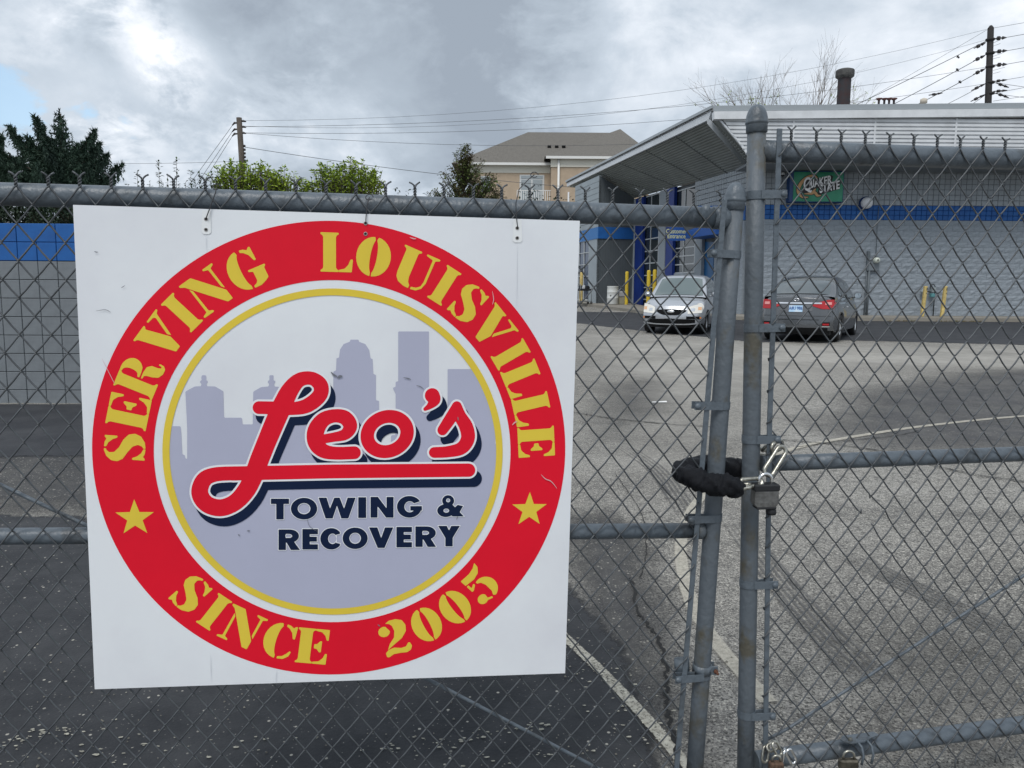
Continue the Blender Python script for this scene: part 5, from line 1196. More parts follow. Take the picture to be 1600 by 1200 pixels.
def gasm(e):
    zb_ = z_base-e.location.z; GM = mat('gas_meter_grey', (.28, .32, .33), rough=.5)
    MB().bbox((-.02, -.26, -.02), (.12, -.06, .16), .02).build('meter_body', GM, e); MB().bbox((-.03, -.24, -.20), (.10, -.06, -.06), .02).build('regulator', mat('regulator_teal', (.10, .28, .30), rough=.5), e)
    b = MB(); b.tube([(.14, -.12, zb_), (.14, -.12, .2), (.08, -.12, .28), (-.04, -.12, .28), (-.04, -.12, .12)], .02, 8); b.tube([(-.34, -.10, .0), (-.2, -.10, .02), (-.02, -.12, .0)], .02, 8); b.build('pipe', mat('dark_pipe', (.04, .05, .055), rough=.5), e)
    MB().lathe([(.001, .09), (.07, .08), (.09, 0), (.06, -.05), (.001, -.06)], (-.30, -.12, .0), 12).build('shutoff_valve', GM, e)
fixture('gas_meter', 1452, 456, 'small gas meter with teal regulator standing behind the left leaning post', 'meter', gasm)

YB = mat('safety_yellow', (.62, .44, .03), rough=.6, var=.25, vscale=6, bump=.2, bscale=30); YP = mat('faded_yellow', (.60, .46, .17), rough=.7, var=.3, vscale=5)
def sq_post(px, yt_, yb2, Y, lean, lab, hole=False):
    base = atY(px-2, yb2, Y); e = empty('bollard', (base.x, Y, gz(Y)+.13), 0, lab, 'bollard', 'pale yellow square posts by the gas meter'); h = atY(px, yt_, Y).z-e.location.z
    M = Matrix.Rotation(R_(lean), 4, 'Y'); b = MB(); b.bbox((-.055, -.05, 0), (.055, .05, h), .008, M=M); b.build('post', YP, e)
    b = MB(); b.box((.02, -.053, h*.86), (.045, -.0505, h*.95), M=M); b.box((.02, -.053, h*.74), (.04, -.0505, h*.79), M=M); b.build('bolt_hole', HOLE, e)
sq_post(1443, 447, 488, 28.3, 3, 'pale yellow square post leaning right, directly in front of the gas meter')
sq_post(1474, 447, 487.5, 28.2, 3, 'pale yellow square post standing right of the gas meter')
def rd_post(px, yt_, Y, lab, r=.085, mm=None):
    p = atY(px, 440, Y); e = empty('bollard', (p.x, Y, gz(Y)+.12), 0, lab, 'bollard', 'round yellow bollards by the entrance'); h = atY(px, yt_, Y).z-e.location.z
    MB().lathe([(r, 0), (r, h-.08), (r*.92, h-.03), (r*.6, h-.005), (.001, h)], (0,0,0), 16).build('pipe', mm or YB, e); MB().lathe([(r+.05, 0), (r+.05, .02), (r, .022)], (0,0,0), 16).build('footing', CONC, e)
rd_post(979.5, 424, 38.2, 'round yellow bollard beside the white barrel'); rd_post(1013.5, 422, 34.5, 'round yellow bollard rising just behind the silver car, left one of the pair'); rd_post(1022.8, 421, 35.2, 'round yellow bollard half hidden by the silver car, right one of the pair')
rd_post(908.5, 425, 40.0, 'faded yellow bollard at the edge of the big sign, behind the shop cart', mm=YP)
p = atY(957.5, 460, 38.6); e = empty('barrel', (p.x, p.y, gz(p.y)+.125), 0, 'white plastic barrel standing against the dark end wall', 'barrel')
MB().lathe([(.001, .0), (.27, .01), (.285, .05), (.285, .30), (.295, .32), (.285, .34), (.285, .60), (.295, .62), (.285, .64), (.28, .86), (.29, .88), (.29, .91), (.001, .90)], (0,0,0), 24).build('drum', mat('barrel_white', (.62, .64, .63), rough=.5, var=.1, vscale=4), e)
b = MB(); b.add([(-.17, -.252, .47), (-.10, -.275, .47), (-.135, -.268, .39)], [(0,2,1)]); b.build('label_mark', HOLE, e)
p = atY(970, 465, 38.8); e = empty('plastic_tub', (p.x+.02, p.y, gz(p.y)+.125), .1, 'grey plastic tub standing between the white barrel and the yellow bollard', 'tub')
MB().bbox((-.16, -.16, .0), (.18, .16, .36), .03).build('tub', mat('tub_tan', (.30, .28, .20), rough=.7), e); MB().bbox((-.18, -.18, .361), (.20, .18, .66), .05).build('bag', mat('tub_bag', (.35, .36, .38), rough=.6), e)
p = atY(913, 455, 39.2); e = empty('shop_cart', (p.x, p.y, gz(p.y)+.125), .3, 'dark wheeled shop cart loaded with gear, beside the edge of the big sign', 'cart')
DK = mat('cart_black', (.012, .014, .018), rough=.5)
MB().bbox((-.32, -.25, .66), (.34, .25, .76), .02).build('shelf', DK, e); MB().bbox((-.30, -.23, .12), (.32, .23, .16), .01).build('shelf', mat('cart_grey', (.2, .22, .22), rough=.5), e)
b = MB()
for x in (-.29, .30):
    for y in (-.22, .22): b.tube([(x, y, .08), (x, y, .98)], .018, 6)
b.tube([(-.29, -.22, .98), (-.29, .22, .98)], .018, 6); b.build('frame', MATS['cart_grey'], e)
for x in (-.29, .30):
    for y in (-.22, .22): MB().lathe([(.02, -.02), (.06, -.02), (.06, .02), (.02, .02)], (x, y, .06), 12, M=Matrix.Rotation(math.pi/2, 4, 'X')).build('caster', DK, e)
rn = random.Random(6)
for k in range(6): x = rn.uniform(-.25, .2); z = .76; MB().bbox((x, rn.uniform(-.2, 0), z), (x+rn.uniform(.08, .18), .15, z+rn.uniform(.07, .2)), .015).build('gear', DK if k % 2 else mat('gear_white', (.6, .62, .64), rough=.5), e)

# ---- on the roof
CY = 35.0
c = atY(1317.5, 163, CY); zt_ = atY(1317.5, 108, CY).z; e = empty('flue_stack', (c.x, CY, c.z-1.0), 0, 'dark rust-brown flue pipe with a wide weathered cap on the roof', 'chimney'); h = zt_-e.location.z
w = 9.5/F*CY; RS = mat('rust_brown_pipe', (.045, .022, .022), rough=.8, vscale=3, col2=(.03, .03, .035), thr=(.4, .6)); MB().lathe([(w, 0), (w*1.0, h-.30)], (0,0,0), 24).build('pipe', RS, e)
MB().lathe([(w, h-.40), (w*1.38, h-.33), (w*1.42, h-.27), (w*1.42, h-.08), (w*1.3, h-.04), (w*.9, h), (.001, h-.02)], (0,0,0), 24).build('cap', mat('flue_cap', (.10, .10, .095), rough=.9, vscale=5, col2=(.045, .045, .045), thr=(.4, .6), bump=.8, bscale=20), e)
for k, px in enumerate((1373, 1381.5, 1389, 1396.5)):
    c = atY(px, 162, 33.5); e = empty('vent_pipe', (c.x, 33.5, c.z-.8), 0, ('rusty roof vent, leftmost of the row of four', 'rusty roof vent, second from the left in the row of four', 'rusty roof vent, third from the left in the row of four', 'rusty roof vent, rightmost of the row of four')[k], 'vent', 'row of small rusty roof vents'); h = atY(px, 153, 33.5).z-e.location.z
    MB().lathe([(.045, 0), (.045, h-.08)], (0,0,0), 10).build('pipe', RS, e); MB().lathe([(.05, h-.10), (.13, h-.04), (.13, h-.02), (.001, h)], (0,0,0), 12).build('cap', mat('vent_red', (.14, .06, .05), rough=.8), e)
c = atY(1443, 162, 33.5); e = empty('roof_turbine', (c.x, 33.5, c.z-.6), 0, 'small pale round vent low on the roof edge near the utility pole', 'vent'); MB().lathe([(.08, 0), (.08, .6), (.14, .62), (.14, .78), (.001, .84)], (0,0,0), 12).build('hood', mat('vent_cream', (.55, .5, .42), rough=.7), e)

# ================================================================== CARS
def car(name, loc, rz, S, label):
    e = empty(name, loc, rz, label, 'car'); Ln, Wd = S['L'], S['W']; hl, hw = Ln/2, Wd/2; zs = .22
    e.rotation_euler = (0, -R_(1.1)*math.sin(0) , rz)
    def ssm(a, b, x): t_ = max(0, min(1, (x-a)/(b-a))); return t_*t_*(3-2*t_)
    def warp(x, y, z):
        s = ssm(hl-.75, hl, abs(x)); sg = 1 if x > 0 else -1
        c, tl = (S['cf'], S['tf']) if x > 0 else (S['cr'], S['tr'])
        return Vector((sg*(abs(x)-s*(c*min(1.1, abs(y)/hw)**2.6+tl*max(0, z-.50)+.10*max(0, .36-z))), y, z))
    top = lambda x: float(np.interp(x, S['tx'], S['tz']))
    def wid(x): s = abs(x)/hl; return hw*(1-.09*max(0, s-.45)**2/.3)
    def zlow(x):
        z = zs+(.04 if abs(x) > hl-.3 else 0)
        for wx in (S['wf'], S['wr']):
            d = abs(x-wx)
            if d < S['R']+.055: z = max(z, S['R']+math.sqrt((S['R']+.055)**2-d*d)-.02)
        return z
    fr = [(.955, 0), (.985, .12), (1.0, .38), (.992, .58), (.965, .78), (.915, .91), (.82, .975), (.55, 1.0), (.28, 1.015), (0, 1.02)]
    xs = sorted(set([round(v, 3) for v in np.linspace(-hl, hl, 61)]+[S['wf']+s*(S['R']+.056) for s in (-1, 1)]+[S['wr']+s*(S['R']+.056) for s in (-1, 1)]))
    vs = []; nf = len(fr)
    for x in xs:
        w_, zt_, zl = wid(x), top(x), zlow(x)
        row = [(w_*fy, max(zl+.002*i, zs+fz*(zt_-zs))) for i, (fy, fz) in enumerate(fr)]
        row = row+[(-y, z) for y, z in row[::-1][1:]]
        vs += [warp(x, y, z) for y, z in row]
    nr = 2*nf-1; fs = [(i*nr+k, i*nr+k+1, (i+1)*nr+k+1, (i+1)*nr+k) for i in range(len(xs)-1) for k in range(nr-1)]
    b = MB(); b.add(vs, fs, 0, True)
    for side, i in ((-1, 0), (1, len(xs)-1)):     # curved end faces
        x = xs[i]; w_, zt_, zl = wid(x), top(x), zlow(x); rows = [(w_*fy, max(zl, zs+fz*(zt_-zs))) for fy, fz in fr]
        g = [warp(x, y*k/6, z) for y, z in rows for k in range(-6, 7)]
        b.add(g, [((j*13+k), (j*13+k+1), ((j+1)*13+k+1), ((j+1)*13+k)) if side > 0 else ((j*13+k), ((j+1)*13+k), ((j+1)*13+k+1), (j*13+k+1)) for j in range(nf-1) for k in range(12)], 0, True)
    body = b.build('body', S['paint'], e)
    bm = bmesh.new(); bm.from_mesh(body.data); bmesh.ops.remove_doubles(bm, verts=bm.verts, dist=.0008); bmesh.ops.recalc_face_normals(bm, faces=bm.faces); bm.to_mesh(body.data); bm.free()
    MB().box((-hl+.35, -hw+.17, .15), (hl-.3, hw-.17, .30)).build('underbody', RUB, e)
    # cabin
    cx, cz = S['cx'], S['cz']; zb_ = cz[0]; zr = max(cz); hb_, hr = S['hb'], S['hr']
    def ctop(x): return float(np.interp(x, cx, cz))
    def chw(z): f = max(0, min(1, (z-zb_)/(zr-zb_))); return hb_+(hr-hb_)*f**1.15
    xc = np.linspace(cx[0], cx[-1], 41); ks = np.array([ctop(x) for x in xc]); ks = np.convolve(np.pad(ks, 2, mode='edge'), [.1, .2, .4, .2, .1], 'valid')
    def ctop(x): return float(np.interp(x, xc, ks))
    vs = []
    for x in xc:
        z = ctop(x); base = zb_-.12; h_ = z-base; row = [(chw(base+h_*f), base+h_*f) for f in (0, .4, .75, .90)]+[(chw(z)*.955, z-.030*min(1, h_*3)), (chw(z)*.86, z-.010*min(1, h_*3)), (chw(z)*.5, z+.006), (0, z+.012)]
        row += [(-y, q_) for y, q_ in row[::-1][1:]]; vs += [Vector((x, y, q_)) for y, q_ in row]
    nr = 15; b = MB(); b.add(vs, [(i*nr+k, i*nr+k+1, (i+1)*nr+k+1, (i+1)*nr+k) for i in range(40) for k in range(nr-1)], 0, True); cb = b.build('roof', S['paint'], e)
    bm = bmesh.new(); bm.from_mesh(cb.data); bmesh.ops.recalc_face_normals(bm, faces=bm.faces); bm.to_mesh(cb.data); bm.free()
    GG = S['glass']
    def screen(nm, xa, xb, inset, m, lift=.012):
        vs = []; n = 9
        for i in range(n):
            x = xa+(xb-xa)*i/(n-1); z = ctop(x)
            for k in range(-6, 7):
                y = chw(z)*inset*k/6; q_ = z+lift+.012*(1-(k/6)**2)-.020*abs(k/6)**6
                vs.append(Vector((x, y, q_)))
        b = MB(); b.add(vs, [(i*13+k, i*13+k+1, (i+1)*13+k+1, (i+1)*13+k) for i in range(n-1) for k in range(12)], 0, True); return b.build(nm, m, e)
    screen('rear_window', *S['rw'], .86, GG); screen('windshield', *S['ws'], .88, S.get('wglass', GG))
    def side_win(pts, s_):
        b = MB(); P = [Vector((x, s_*(chw(z)+.006), z)) for x, z in pts]; b.add(P, [tuple(range(len(P)))[::(1 if s_ > 0 else -1)]]); b.build('side_window', GG, e)
    for s_ in (-1, 1):
        for pts in S['sw']: side_win(pts, s_)
    def patch(nm, end, y0, y1, zt_, zb2, m, off=.008, n=12, sub=None):
        vs = []
        for k in range(n+1):
            y = y0+(y1-y0)*k/n
            for z in (zb2(y), (zb2(y)+zt_(y))/2, zt_(y)): v_ = warp(end*hl, y, z); v_.x += end*off; vs.append(v_)
        b = MB(); b.add(vs, [(3*k+j, 3*k+3+j, 3*k+4+j, 3*k+1+j)[::(1 if end > 0 else -1)] for k in range(n) for j in (0, 1)], 0, True); return b.build(nm, m, sub or e)
    def side(nm, s_, xa, xb, za0, za1, zb0, zb1, m, parent):
        vs = []
        for k in range(7):
            t_ = k/6; x = xa+(xb-xa)*t_
            for z in (za0+(zb0-za0)*t_, (za0+za1)/2*(1-t_)+(zb0+zb1)/2*t_, za1+(zb1-za1)*t_):
                fz = (z-zs)/(top(x)-zs); fy = float(np.interp(fz, [0, .12, .38, .58, .78, .915, .975], [.955, .985, 1, .992, .965, .915, .82])); p = warp(x, s_*wid(x)*fy, z); p.y += s_*.007; vs.append(p)
        fwd = (s_ > 0) == (xb < xa)
        b = MB(); b.add(vs, [(3*k+j, 3*k+3+j, 3*k+4+j, 3*k+1+j)[::(1 if fwd else -1)] for k in range(6) for j in (0, 1)], 0, True); return b.build(nm, m, parent)
    S['detail'](e, patch, warp, hl, hw, side)
    # wheels
    for wx in (S['wf'], S['wr']):
        for s_ in (-1, 1):
            w_ = empty_part('wheel', e); Rr_ = S['R']; M = Matrix.Translation((wx, s_*(hw-.115), Rr_)) @ Matrix.Rotation(-s_*math.pi/2, 4, 'X')
            MB().lathe([(Rr_-.10, -.09), (Rr_-.02, -.09), (Rr_, -.06), (Rr_, .06), (Rr_-.02, .09), (Rr_-.11, .095), (Rr_-.12, .07)], (0,0,0), 28, M=M).build('tyre', mat('tyre_rubber', (.014, .014, .015), rough=.8), w_)
            b = MB(); b.lathe([(.001, .035), (.05, .04), (.06, .02), (Rr_-.14, .02), (Rr_-.12, .075)], (0,0,0), 28, M=M)
            for q_ in range(S['sp']):
                a_ = 2*math.pi*q_/S['sp']; b.bbox((.03, -.022, .04), (Rr_-.125, .022, .062), .006, M=M @ Matrix.Rotation(a_, 4, 'Z'))
            b.build('rim', S['rim'], w_)
            MB().lathe([(S['R']+.05, -.12), (S['R']+.05, .02)], (0,0,0), 24, M=M).build('wheel_well', RUB, w_)
    # mirrors
    for s_ in (-1, 1):
        mx, mz = S['mir']; b = MB(); b.lathe([(.001, -.05), (.055, -.045), (.085, -.01), (.08, .03), (.001, .06)], (0,0,0), 14, M=Matrix.Translation((mx, s_*(hw+.075), mz)) @ Matrix.Scale(1.15, 4, (0,1,0)) @ Matrix.Scale(.9, 4, (0,0,1)) @ Matrix.Rotation(math.pi/2, 4, 'Y')); b.tube([(mx, s_*(hw-.08), mz-.05), (mx, s_*(hw+.05), mz-.03)], .02, 6); mo = b.build('mirror', S['paint'], e)
        MB().lathe([(.001, 0), (.07, 0)], (0,0,0), 14, M=Matrix.Translation((mx-.052, s_*(hw+.075), mz)) @ Matrix.Scale(1.15, 4, (0,1,0)) @ Matrix.Rotation(-math.pi/2, 4, 'Y')).build('mirror_glass', mat('mirror_glass', (.5, .55, .58), rough=.05, metal=1), mo)
    return e
def empty_part(name, parent):
    o = bpy.data.objects.new(name, None); COL.objects.link(o); o.parent = parent; return o
CHR = mat('car_chrome', (.80, .81, .83), rough=.2, metal=.9); BLK = mat('car_black_plastic', (.006, .0065, .007), rough=.85, spec=.15)
SILV = mat('silver_paint', (.48, .50, .53), rough=.28, metal=.55, coat=.6); GREYP = mat('graphite_paint', (.105, .112, .120), rough=.27, metal=.45, coat=.7)
GLS = mat('car_glass', (.035, .05, .052), rough=.04, spec=.9, coat=.8); WGL = mat('windshield_glass', (.10, .135, .135), rough=.06, spec=.8, coat=.8)
LENS = mat('clear_lens', (.80, .78, .72), rough=.25, coat=.4); AMB = mat('amber_lens', (.75, .25, .06), rough=.2); REDL = mat('red_lens', (.42, .010, .015), rough=.2, coat=.3)
def det_silver(e, patch, warp, hl, hw, side):
    F_ = lambda v: (lambda y: v)
    patch('grille', 1, -.40, .40, lambda y: .635-.02*(abs(y)/.4)**2, lambda y: .635-.155*max(0, 1-(abs(y)/.42)**3)-.02*(abs(y)/.4)**2, BLK, .010)
    o = MB(); o.lathe([(.001, .012), (.055, .010), (.065, 0)], (0,0,0), 20, M=Matrix.Translation(warp(hl, 0, .575)+Vector((.012, 0, 0))) @ Matrix.Rotation(math.pi/2, 4, 'Y') @ Matrix.Scale(1.45, 4, (0,1,0)) @ Matrix.Scale(.62, 4, (1,0,0))); o.build('emblem', CHR, e)
    patch('lower_intake', 1, -.62, .62, lambda y: .385-.01*(abs(y)/.6)**2, lambda y: .262+.03*(abs(y)/.62)**4, BLK, .010)
    for s_ in (-1, 1):
        patch('side_intake', 1, s_*.40, s_*.72, F_(.455), F_(.385), BLK, .008) if s_ > 0 else patch('side_intake', 1, -.72, -.40, F_(.455), F_(.385), BLK, .008)
        y0, y1 = (.43, .762) if s_ > 0 else (-.762, -.43)
        f = lambda y: (abs(y)-.43)/.37
        h = patch('headlight', 1, y0, y1, lambda y: .680+.12*f(y)**.7-.01*f(y)**4, lambda y: .520+.03*f(y), LENS, .010)
        side('headlight_side', s_, hl-.012, hl-.32, .545, .785, .70, .80, LENS, h)
        y0, y1 = (.67, .755) if s_ > 0 else (-.755, -.67)
        patch('turn_signal', 1, y0, y1, F_(.70), F_(.62), mat('pale_amber_lens', (.80, .48, .28), rough=.2), .014, 4, h)
        y0, y1 = (.50, .60) if s_ > 0 else (-.60, -.50)
        patch('lamp_bowl', 1, y0, y1, F_(.665), F_(.59), CHR, .014, 4, h)
        y0, y1 = (.72, .76) if s_ > 0 else (-.76, -.72)
        patch('side_marker', 1, y0, y1, F_(.44), F_(.40), AMB, .014, 3)
    patch('plate_bracket', 1, -.15, .15, F_(.475), F_(.40), mat('plate_blank', (.35, .37, .40), rough=.6), .012, 4)
    patch('bumper_lip', 1, -.74, .74, lambda y: .258+.03*(abs(y)/.7)**4, lambda y: .232+.03*(abs(y)/.7)**4, SILV, .03)
    b = MB(); b.tube([(.98, -.5, .985), (.94, -.1, 1.0)], .008, 5); b.tube([(.98, .1, .995), (.94, .55, .995)], .008, 5); b.build('wiper', BLK, e)
def det_grey(e, patch, warp, hl, hw, side):
    F_ = lambda v: (lambda y: v)
    patch('trunk_gap', -1, -.52, .52, F_(.515), F_(.505), BLK, .006)
    patch('chrome_strip', -1, -.55, .55, F_(.905), F_(.872), CHR, .022)
    patch('plate_recess', -1, -.36, .36, F_(.860), lambda y: .665+.05*(abs(y)/.36)**3, mat('plate_recess', (.13, .135, .145), rough=.4, metal=.3), .008)
    pl = patch('licence_plate', -1, -.152, .152, F_(.835), F_(.685), mat('plate_blue_white', (.42, .62, .82), rough=.4, col2=(.60, .70, .80), vscale=6, thr=(.45, .6)), .018, 4)
    c = warp(-hl, 0, .765)+Vector((-.022, 0, 0)); text_obj('A8U 986', .105, Matrix.Translation(c) @ Matrix.Rotation(-math.pi/2, 4, 'Z') @ UP @ Matrix.Scale(.78, 4, (1,0,0)), mat('plate_ink', (.10, .19, .42), rough=.5), pl, bold=.003)
    o = MB(); o.tube([warp(-hl, .055*math.cos(t_), .965+.032*math.sin(t_))+Vector((-.012, 0, 0)) for t_ in np.linspace(0, 2*math.pi, 20)[:-1]], .008, 6, closed=True); c2 = warp(-hl, 0, .965); o.box((c2.x-.020, -.065, .958), (c2.x-.004, .065, .972)); o.build('emblem', CHR, e)
    for s_ in (-1, 1):
        f = lambda y: (abs(y)-.36)/.44
        y0, y1 = (.36, .795) if s_ > 0 else (-.795, -.36)
        h = patch('tail_light', -1, y0, y1, lambda y: .855+.115*min(1, f(y)*1.4)**.8, lambda y: .755+.07*max(0,1-f(y)*2.2), REDL, .012)
        side('tail_light_side', s_, -hl+.012, -hl+.34, .76, .965, .86, .945, REDL, h)
        y0, y1 = (.62, .75) if s_ > 0 else (-.75, -.62)
        patch('reverse_lamp', -1, y0, y1, F_(.915), F_(.855), mat('pink_lens', (.75, .30, .28), rough=.2, coat=1), .020, 5, h)
        y0, y1 = (.58, .74) if s_ > 0 else (-.74, -.58)
        h = patch('lamp_housing', -1, y0, y1, F_(.455), F_(.37), BLK, .010, 6); patch('reflector', -1, y0+.015, y1-.015, F_(.425), F_(.385), REDL, .016, 5, h)
        patch('reflector_trim', -1, y0, y1, F_(.365), F_(.345), CHR, .016, 5)
    patch('bumper_valance', -1, -.70, .70, lambda y: .325, lambda y: .232, BLK, .010)
    patch('bumper_crease', -1, -.75, .75, F_(.60), F_(.585), mat('crease', (.03, .032, .035), rough=.4), .003)
    for x in (.35, -.55):
        for s_ in (-1, 1): MB().tube([(x, s_*(hw+.012), .80), (x-.16, s_*(hw+.018), .80)], .013, 6).build('door_handle', CHR, e)
yaw_s = R_(-90-22)
ps = gnd(1060, 505); 
silver = dict(L=4.24, W=1.69, R=.295, wf=1.28, wr=-1.22, cf=.30, tf=.45, cr=.22, tr=.1, tx=[-2.12, -1.9, -1.6, -.9, .95, 1.3, 1.75, 2.02, 2.12], tz=[.90, .98, 1.0, .94, .94, .92, .85, .77, .71],
  cx=[-1.75, -1.35, -.95, -.2, .25, .45, 1.12], cz=[.93, 1.28, 1.50, 1.565, 1.545, 1.49, .93], hb=.765, hr=.59, ws=(1.06, .48), rw=(-1.62, -1.1),
  sw=[[(.83, .99), (.42, 1.39), (.08, 1.45), (.02, .98)], [(-.06, .98), (-.0, 1.46), (-.62, 1.43), (-.86, .99)], [(-.94, 1.0), (-.72, 1.40), (-.92, 1.35), (-1.25, 1.02)]],
  paint=SILV, glass=GLS, wglass=WGL, rim=mat('hubcap_silver', (.45, .46, .48), rough=.35, metal=.6), sp=9, mir=(.66, 1.02), detail=det_silver)
ds_ = Vector((math.cos(yaw_s), math.sin(yaw_s), 0)); fr_ = atY(1048, 480, 20.1); fr_.z = gz(20.1)
cs = fr_-ds_*2.12; cs.z = gz(cs.y)+.0
car('parked_car', tuple(cs), yaw_s, silver, 'silver four-door car parked facing the gates, by the yellow bollards')
yaw_g = R_(90-31); dg_ = Vector((math.cos(yaw_g), math.sin(yaw_g), 0)); rr_ = atY(1243, 480, 17.9); cg = rr_+dg_*2.31; cg.z = gz(cg.y)
grey = dict(L=4.62, W=1.76, R=.315, wf=1.36, wr=-1.34, cf=.3, tf=.3, cr=.26, tr=.20, tx=[-2.31, -2.2, -1.7, -1.2, .95, 1.4, 2.0, 2.31], tz=[1.0, 1.045, 1.06, 1.0, 1.0, .97, .86, .72],
  cx=[-1.95, -1.25, -.75, -.1, .45, .65, 1.35], cz=[1.03, 1.38, 1.51, 1.555, 1.52, 1.46, .98], hb=.79, hr=.585, ws=(1.25, .68), rw=(-1.84, -1.0),
  sw=[[(.95, 1.02), (.55, 1.34), (.08, 1.40), (.02, 1.01)], [(-.06, 1.01), (.0, 1.40), (-.7, 1.38), (-.92, 1.04)], [(-1.0, 1.05), (-.8, 1.36), (-1.0, 1.31), (-1.40, 1.09)]],
  paint=GREYP, glass=GLS, rim=mat('alloy_silver', (.6, .61, .62), rough=.3, metal=.7), sp=10, mir=(.72, 1.06), detail=det_grey)
car('parked_car', tuple(cg), yaw_g, grey, 'dark grey sedan with red tail lights and a pale blue licence plate, seen from behind')

# ================================================================== HOUSE BEHIND
HY = 72.0
hp = lambda x, y, Y=HY: atY(x, y, Y)
HB = empty('apartment_house', (hp(820, 320).x, HY, gz(HY)), 0, 'tan sided apartment house with hipped grey shingle roof and white balcony', 'house'); HI = frame(HB)
def hb2(mb, name, m, parent=HB):
    mb.v = [tuple(HI @ Vector(v_)) for v_ in mb.v]; return mb.build(name, m, parent)
SHG = mat('roof_shingles', (.20, .185, .165), rough=.95, vscale=26, col2=(.085, .08, .07), thr=(.35, .65), bump=.6, bscale=30, stretch=(.4, 1, 1.6)); TAN = mat('tan_siding', (.44, .345, .25), rough=.8, var=.08, vscale=2)
TRIM = mat('cream_trim', (.66, .64, .56), rough=.6); WTR = mat('white_trim', (.72, .72, .70), rough=.6)
zg = gz(HY)-.2; z_e = hp(780, 257).z
x0, x1, xw, xe = hp(712, 262).x, hp(905, 257).x, hp(860, 257).x, hp(1010, 257).x
b = MB(); b.box((hp(738, 290).x, HY, zg), (xw, HY+13, z_e-.75)); hb2(b, 'wall', TAN)
b = MB(); b.box((xw+.01, HY-1.6, zg), (xe, HY+13.2, z_e-.45)); hb2(b, 'wall', TAN)
b = MB(); b.box((hp(735, 290).x, HY-.06, z_e-.74), (xw, HY+.05, z_e-.05)); hb2(b, 'frieze', TRIM)
b = MB(); b.box((xw-.05, HY-1.68, z_e-.44), (xe, HY-1.55, z_e+.28)); hb2(b, 'frieze', TRIM)
for nm, A1, B1 in (('gutter', Vector((hp(716, 262).x, HY-.55, z_e)), Vector((xw, HY-.55, z_e))), ('gutter', Vector((xw-.5, HY-2.1, z_e+.34)), Vector((xe, HY-2.1, z_e+.34)))):
    b = MB(); b.box((A1.x, A1.y, A1.z-.12), (B1.x, A1.y+.14, A1.z+.1)); hb2(b, nm, WTR)
rd = 6.0; rl, rr2 = hp(825, 206.5, HY+rd), hp(912, 209, HY+rd)
el_, er = Vector((hp(706, 267).x, HY-.5, z_e+.02)), Vector((xe+1, HY-.5, z_e+.02)); bl_ = Vector((el_.x, HY+14, el_.z)); br_ = Vector((er.x, HY+14, er.z)); rr2 = Vector((er.x-3, rl.y, rl.z))
b = MB(); b.add([el_, er, rr2, rl, bl_, br_], [(0,1,2,3), (0,3,4), (4,3,2,5), (1,5,2)]); hb2(b, 'roof', SHG)
pk = hp(969, 201.5, HY+5.5); l2 = Vector((xw-.6, HY-2.05, z_e+.40)); r2 = Vector((xe+.6, HY-2.05, z_e+.40)); lb2 = Vector((l2.x, HY+10, l2.z)); rb2 = Vector((r2.x, HY+10, r2.z)); ridge2 = Vector((pk.x, pk.y+3, pk.z))
b = MB(); b.add([l2, r2, pk, lb2, rb2, ridge2], [(0,1,2), (0,2,5,3), (1,4,5,2), (3,5,4)]); hb2(b, 'roof', SHG)
for px in (858, 869.5, 880.5):
    c = hp(px, 230, HY+2.9); b = MB(); b.box((c.x-.16, c.y-.3, c.z-.13), (c.x+.17, c.y+.3, c.z+.13)); hb2(b, 'roof_vent', BLK)
c = hp(903, 229.5, HY+2.0); b = MB(); b.box((c.x-.2, c.y-.2, c.z-.06), (c.x+.2, c.y+.2, c.z+.06)); hb2(b, 'roof_vent', TRIM)
# balcony door, windows, balcony, downspout
def hq(name, xa, ya, xb, yb_, m, dy, th=.05, par=HB): a = hp(xa, ya, HY+dy); c = hp(xb, yb_, HY+dy); b = MB(); b.box((a.x, HY+dy, c.z), (c.x, HY+dy+th, a.z)); return hb2(b, name, m, par)
dr = hq('balcony_door', 812, 273, 850, 318, mat('door_white', (.55, .57, .57), rough=.4), -.06)
for xa in (814.5, 832.5): hq('pane', xa, 281, xa+14.5, 312, mat('pale_pane', (.30, .34, .36), rough=.1), -.10, .03, dr)
hq('pane', 814, 274.5, 848, 279, mat('pale_pane', (.3, .34, .36)), -.10, .03, dr)
w1_ = hq('window', 751, 275, 766, 300, MATS['door_white'], -.06); hq('pane', 753, 277, 764, 298, MATS['pale_pane'], -.10, .03, w1_)
ra, rb_ = hp(808, 297, HY-1.4), hp(869, 317, HY-1.4)
b = MB(); b.box((ra.x, HY-1.5, rb_.z-.2), (rb_.x, HY, rb_.z)); bal = hb2(b, 'balcony', WTR)
b = MB(); b.box((ra.x, HY-1.48, ra.z-.06), (rb_.x, HY-1.38, ra.z)); hb2(b, 'rail', WTR, bal)
n = 18
for k in range(n+1):
    x = ra.x+(rb_.x-ra.x)*k/n; b = MB(); b.box((x-.028, HY-1.46, rb_.z), (x+.028, HY-1.40, ra.z-.06)); hb2(b, 'baluster', WTR, bal)
c = hp(873, 262, HY-1.75); b = MB(); b.tube([(c.x, c.y, z_e+.3), (c.x, c.y, zg)], .10, 8); hb2(b, 'downspout', WTR)

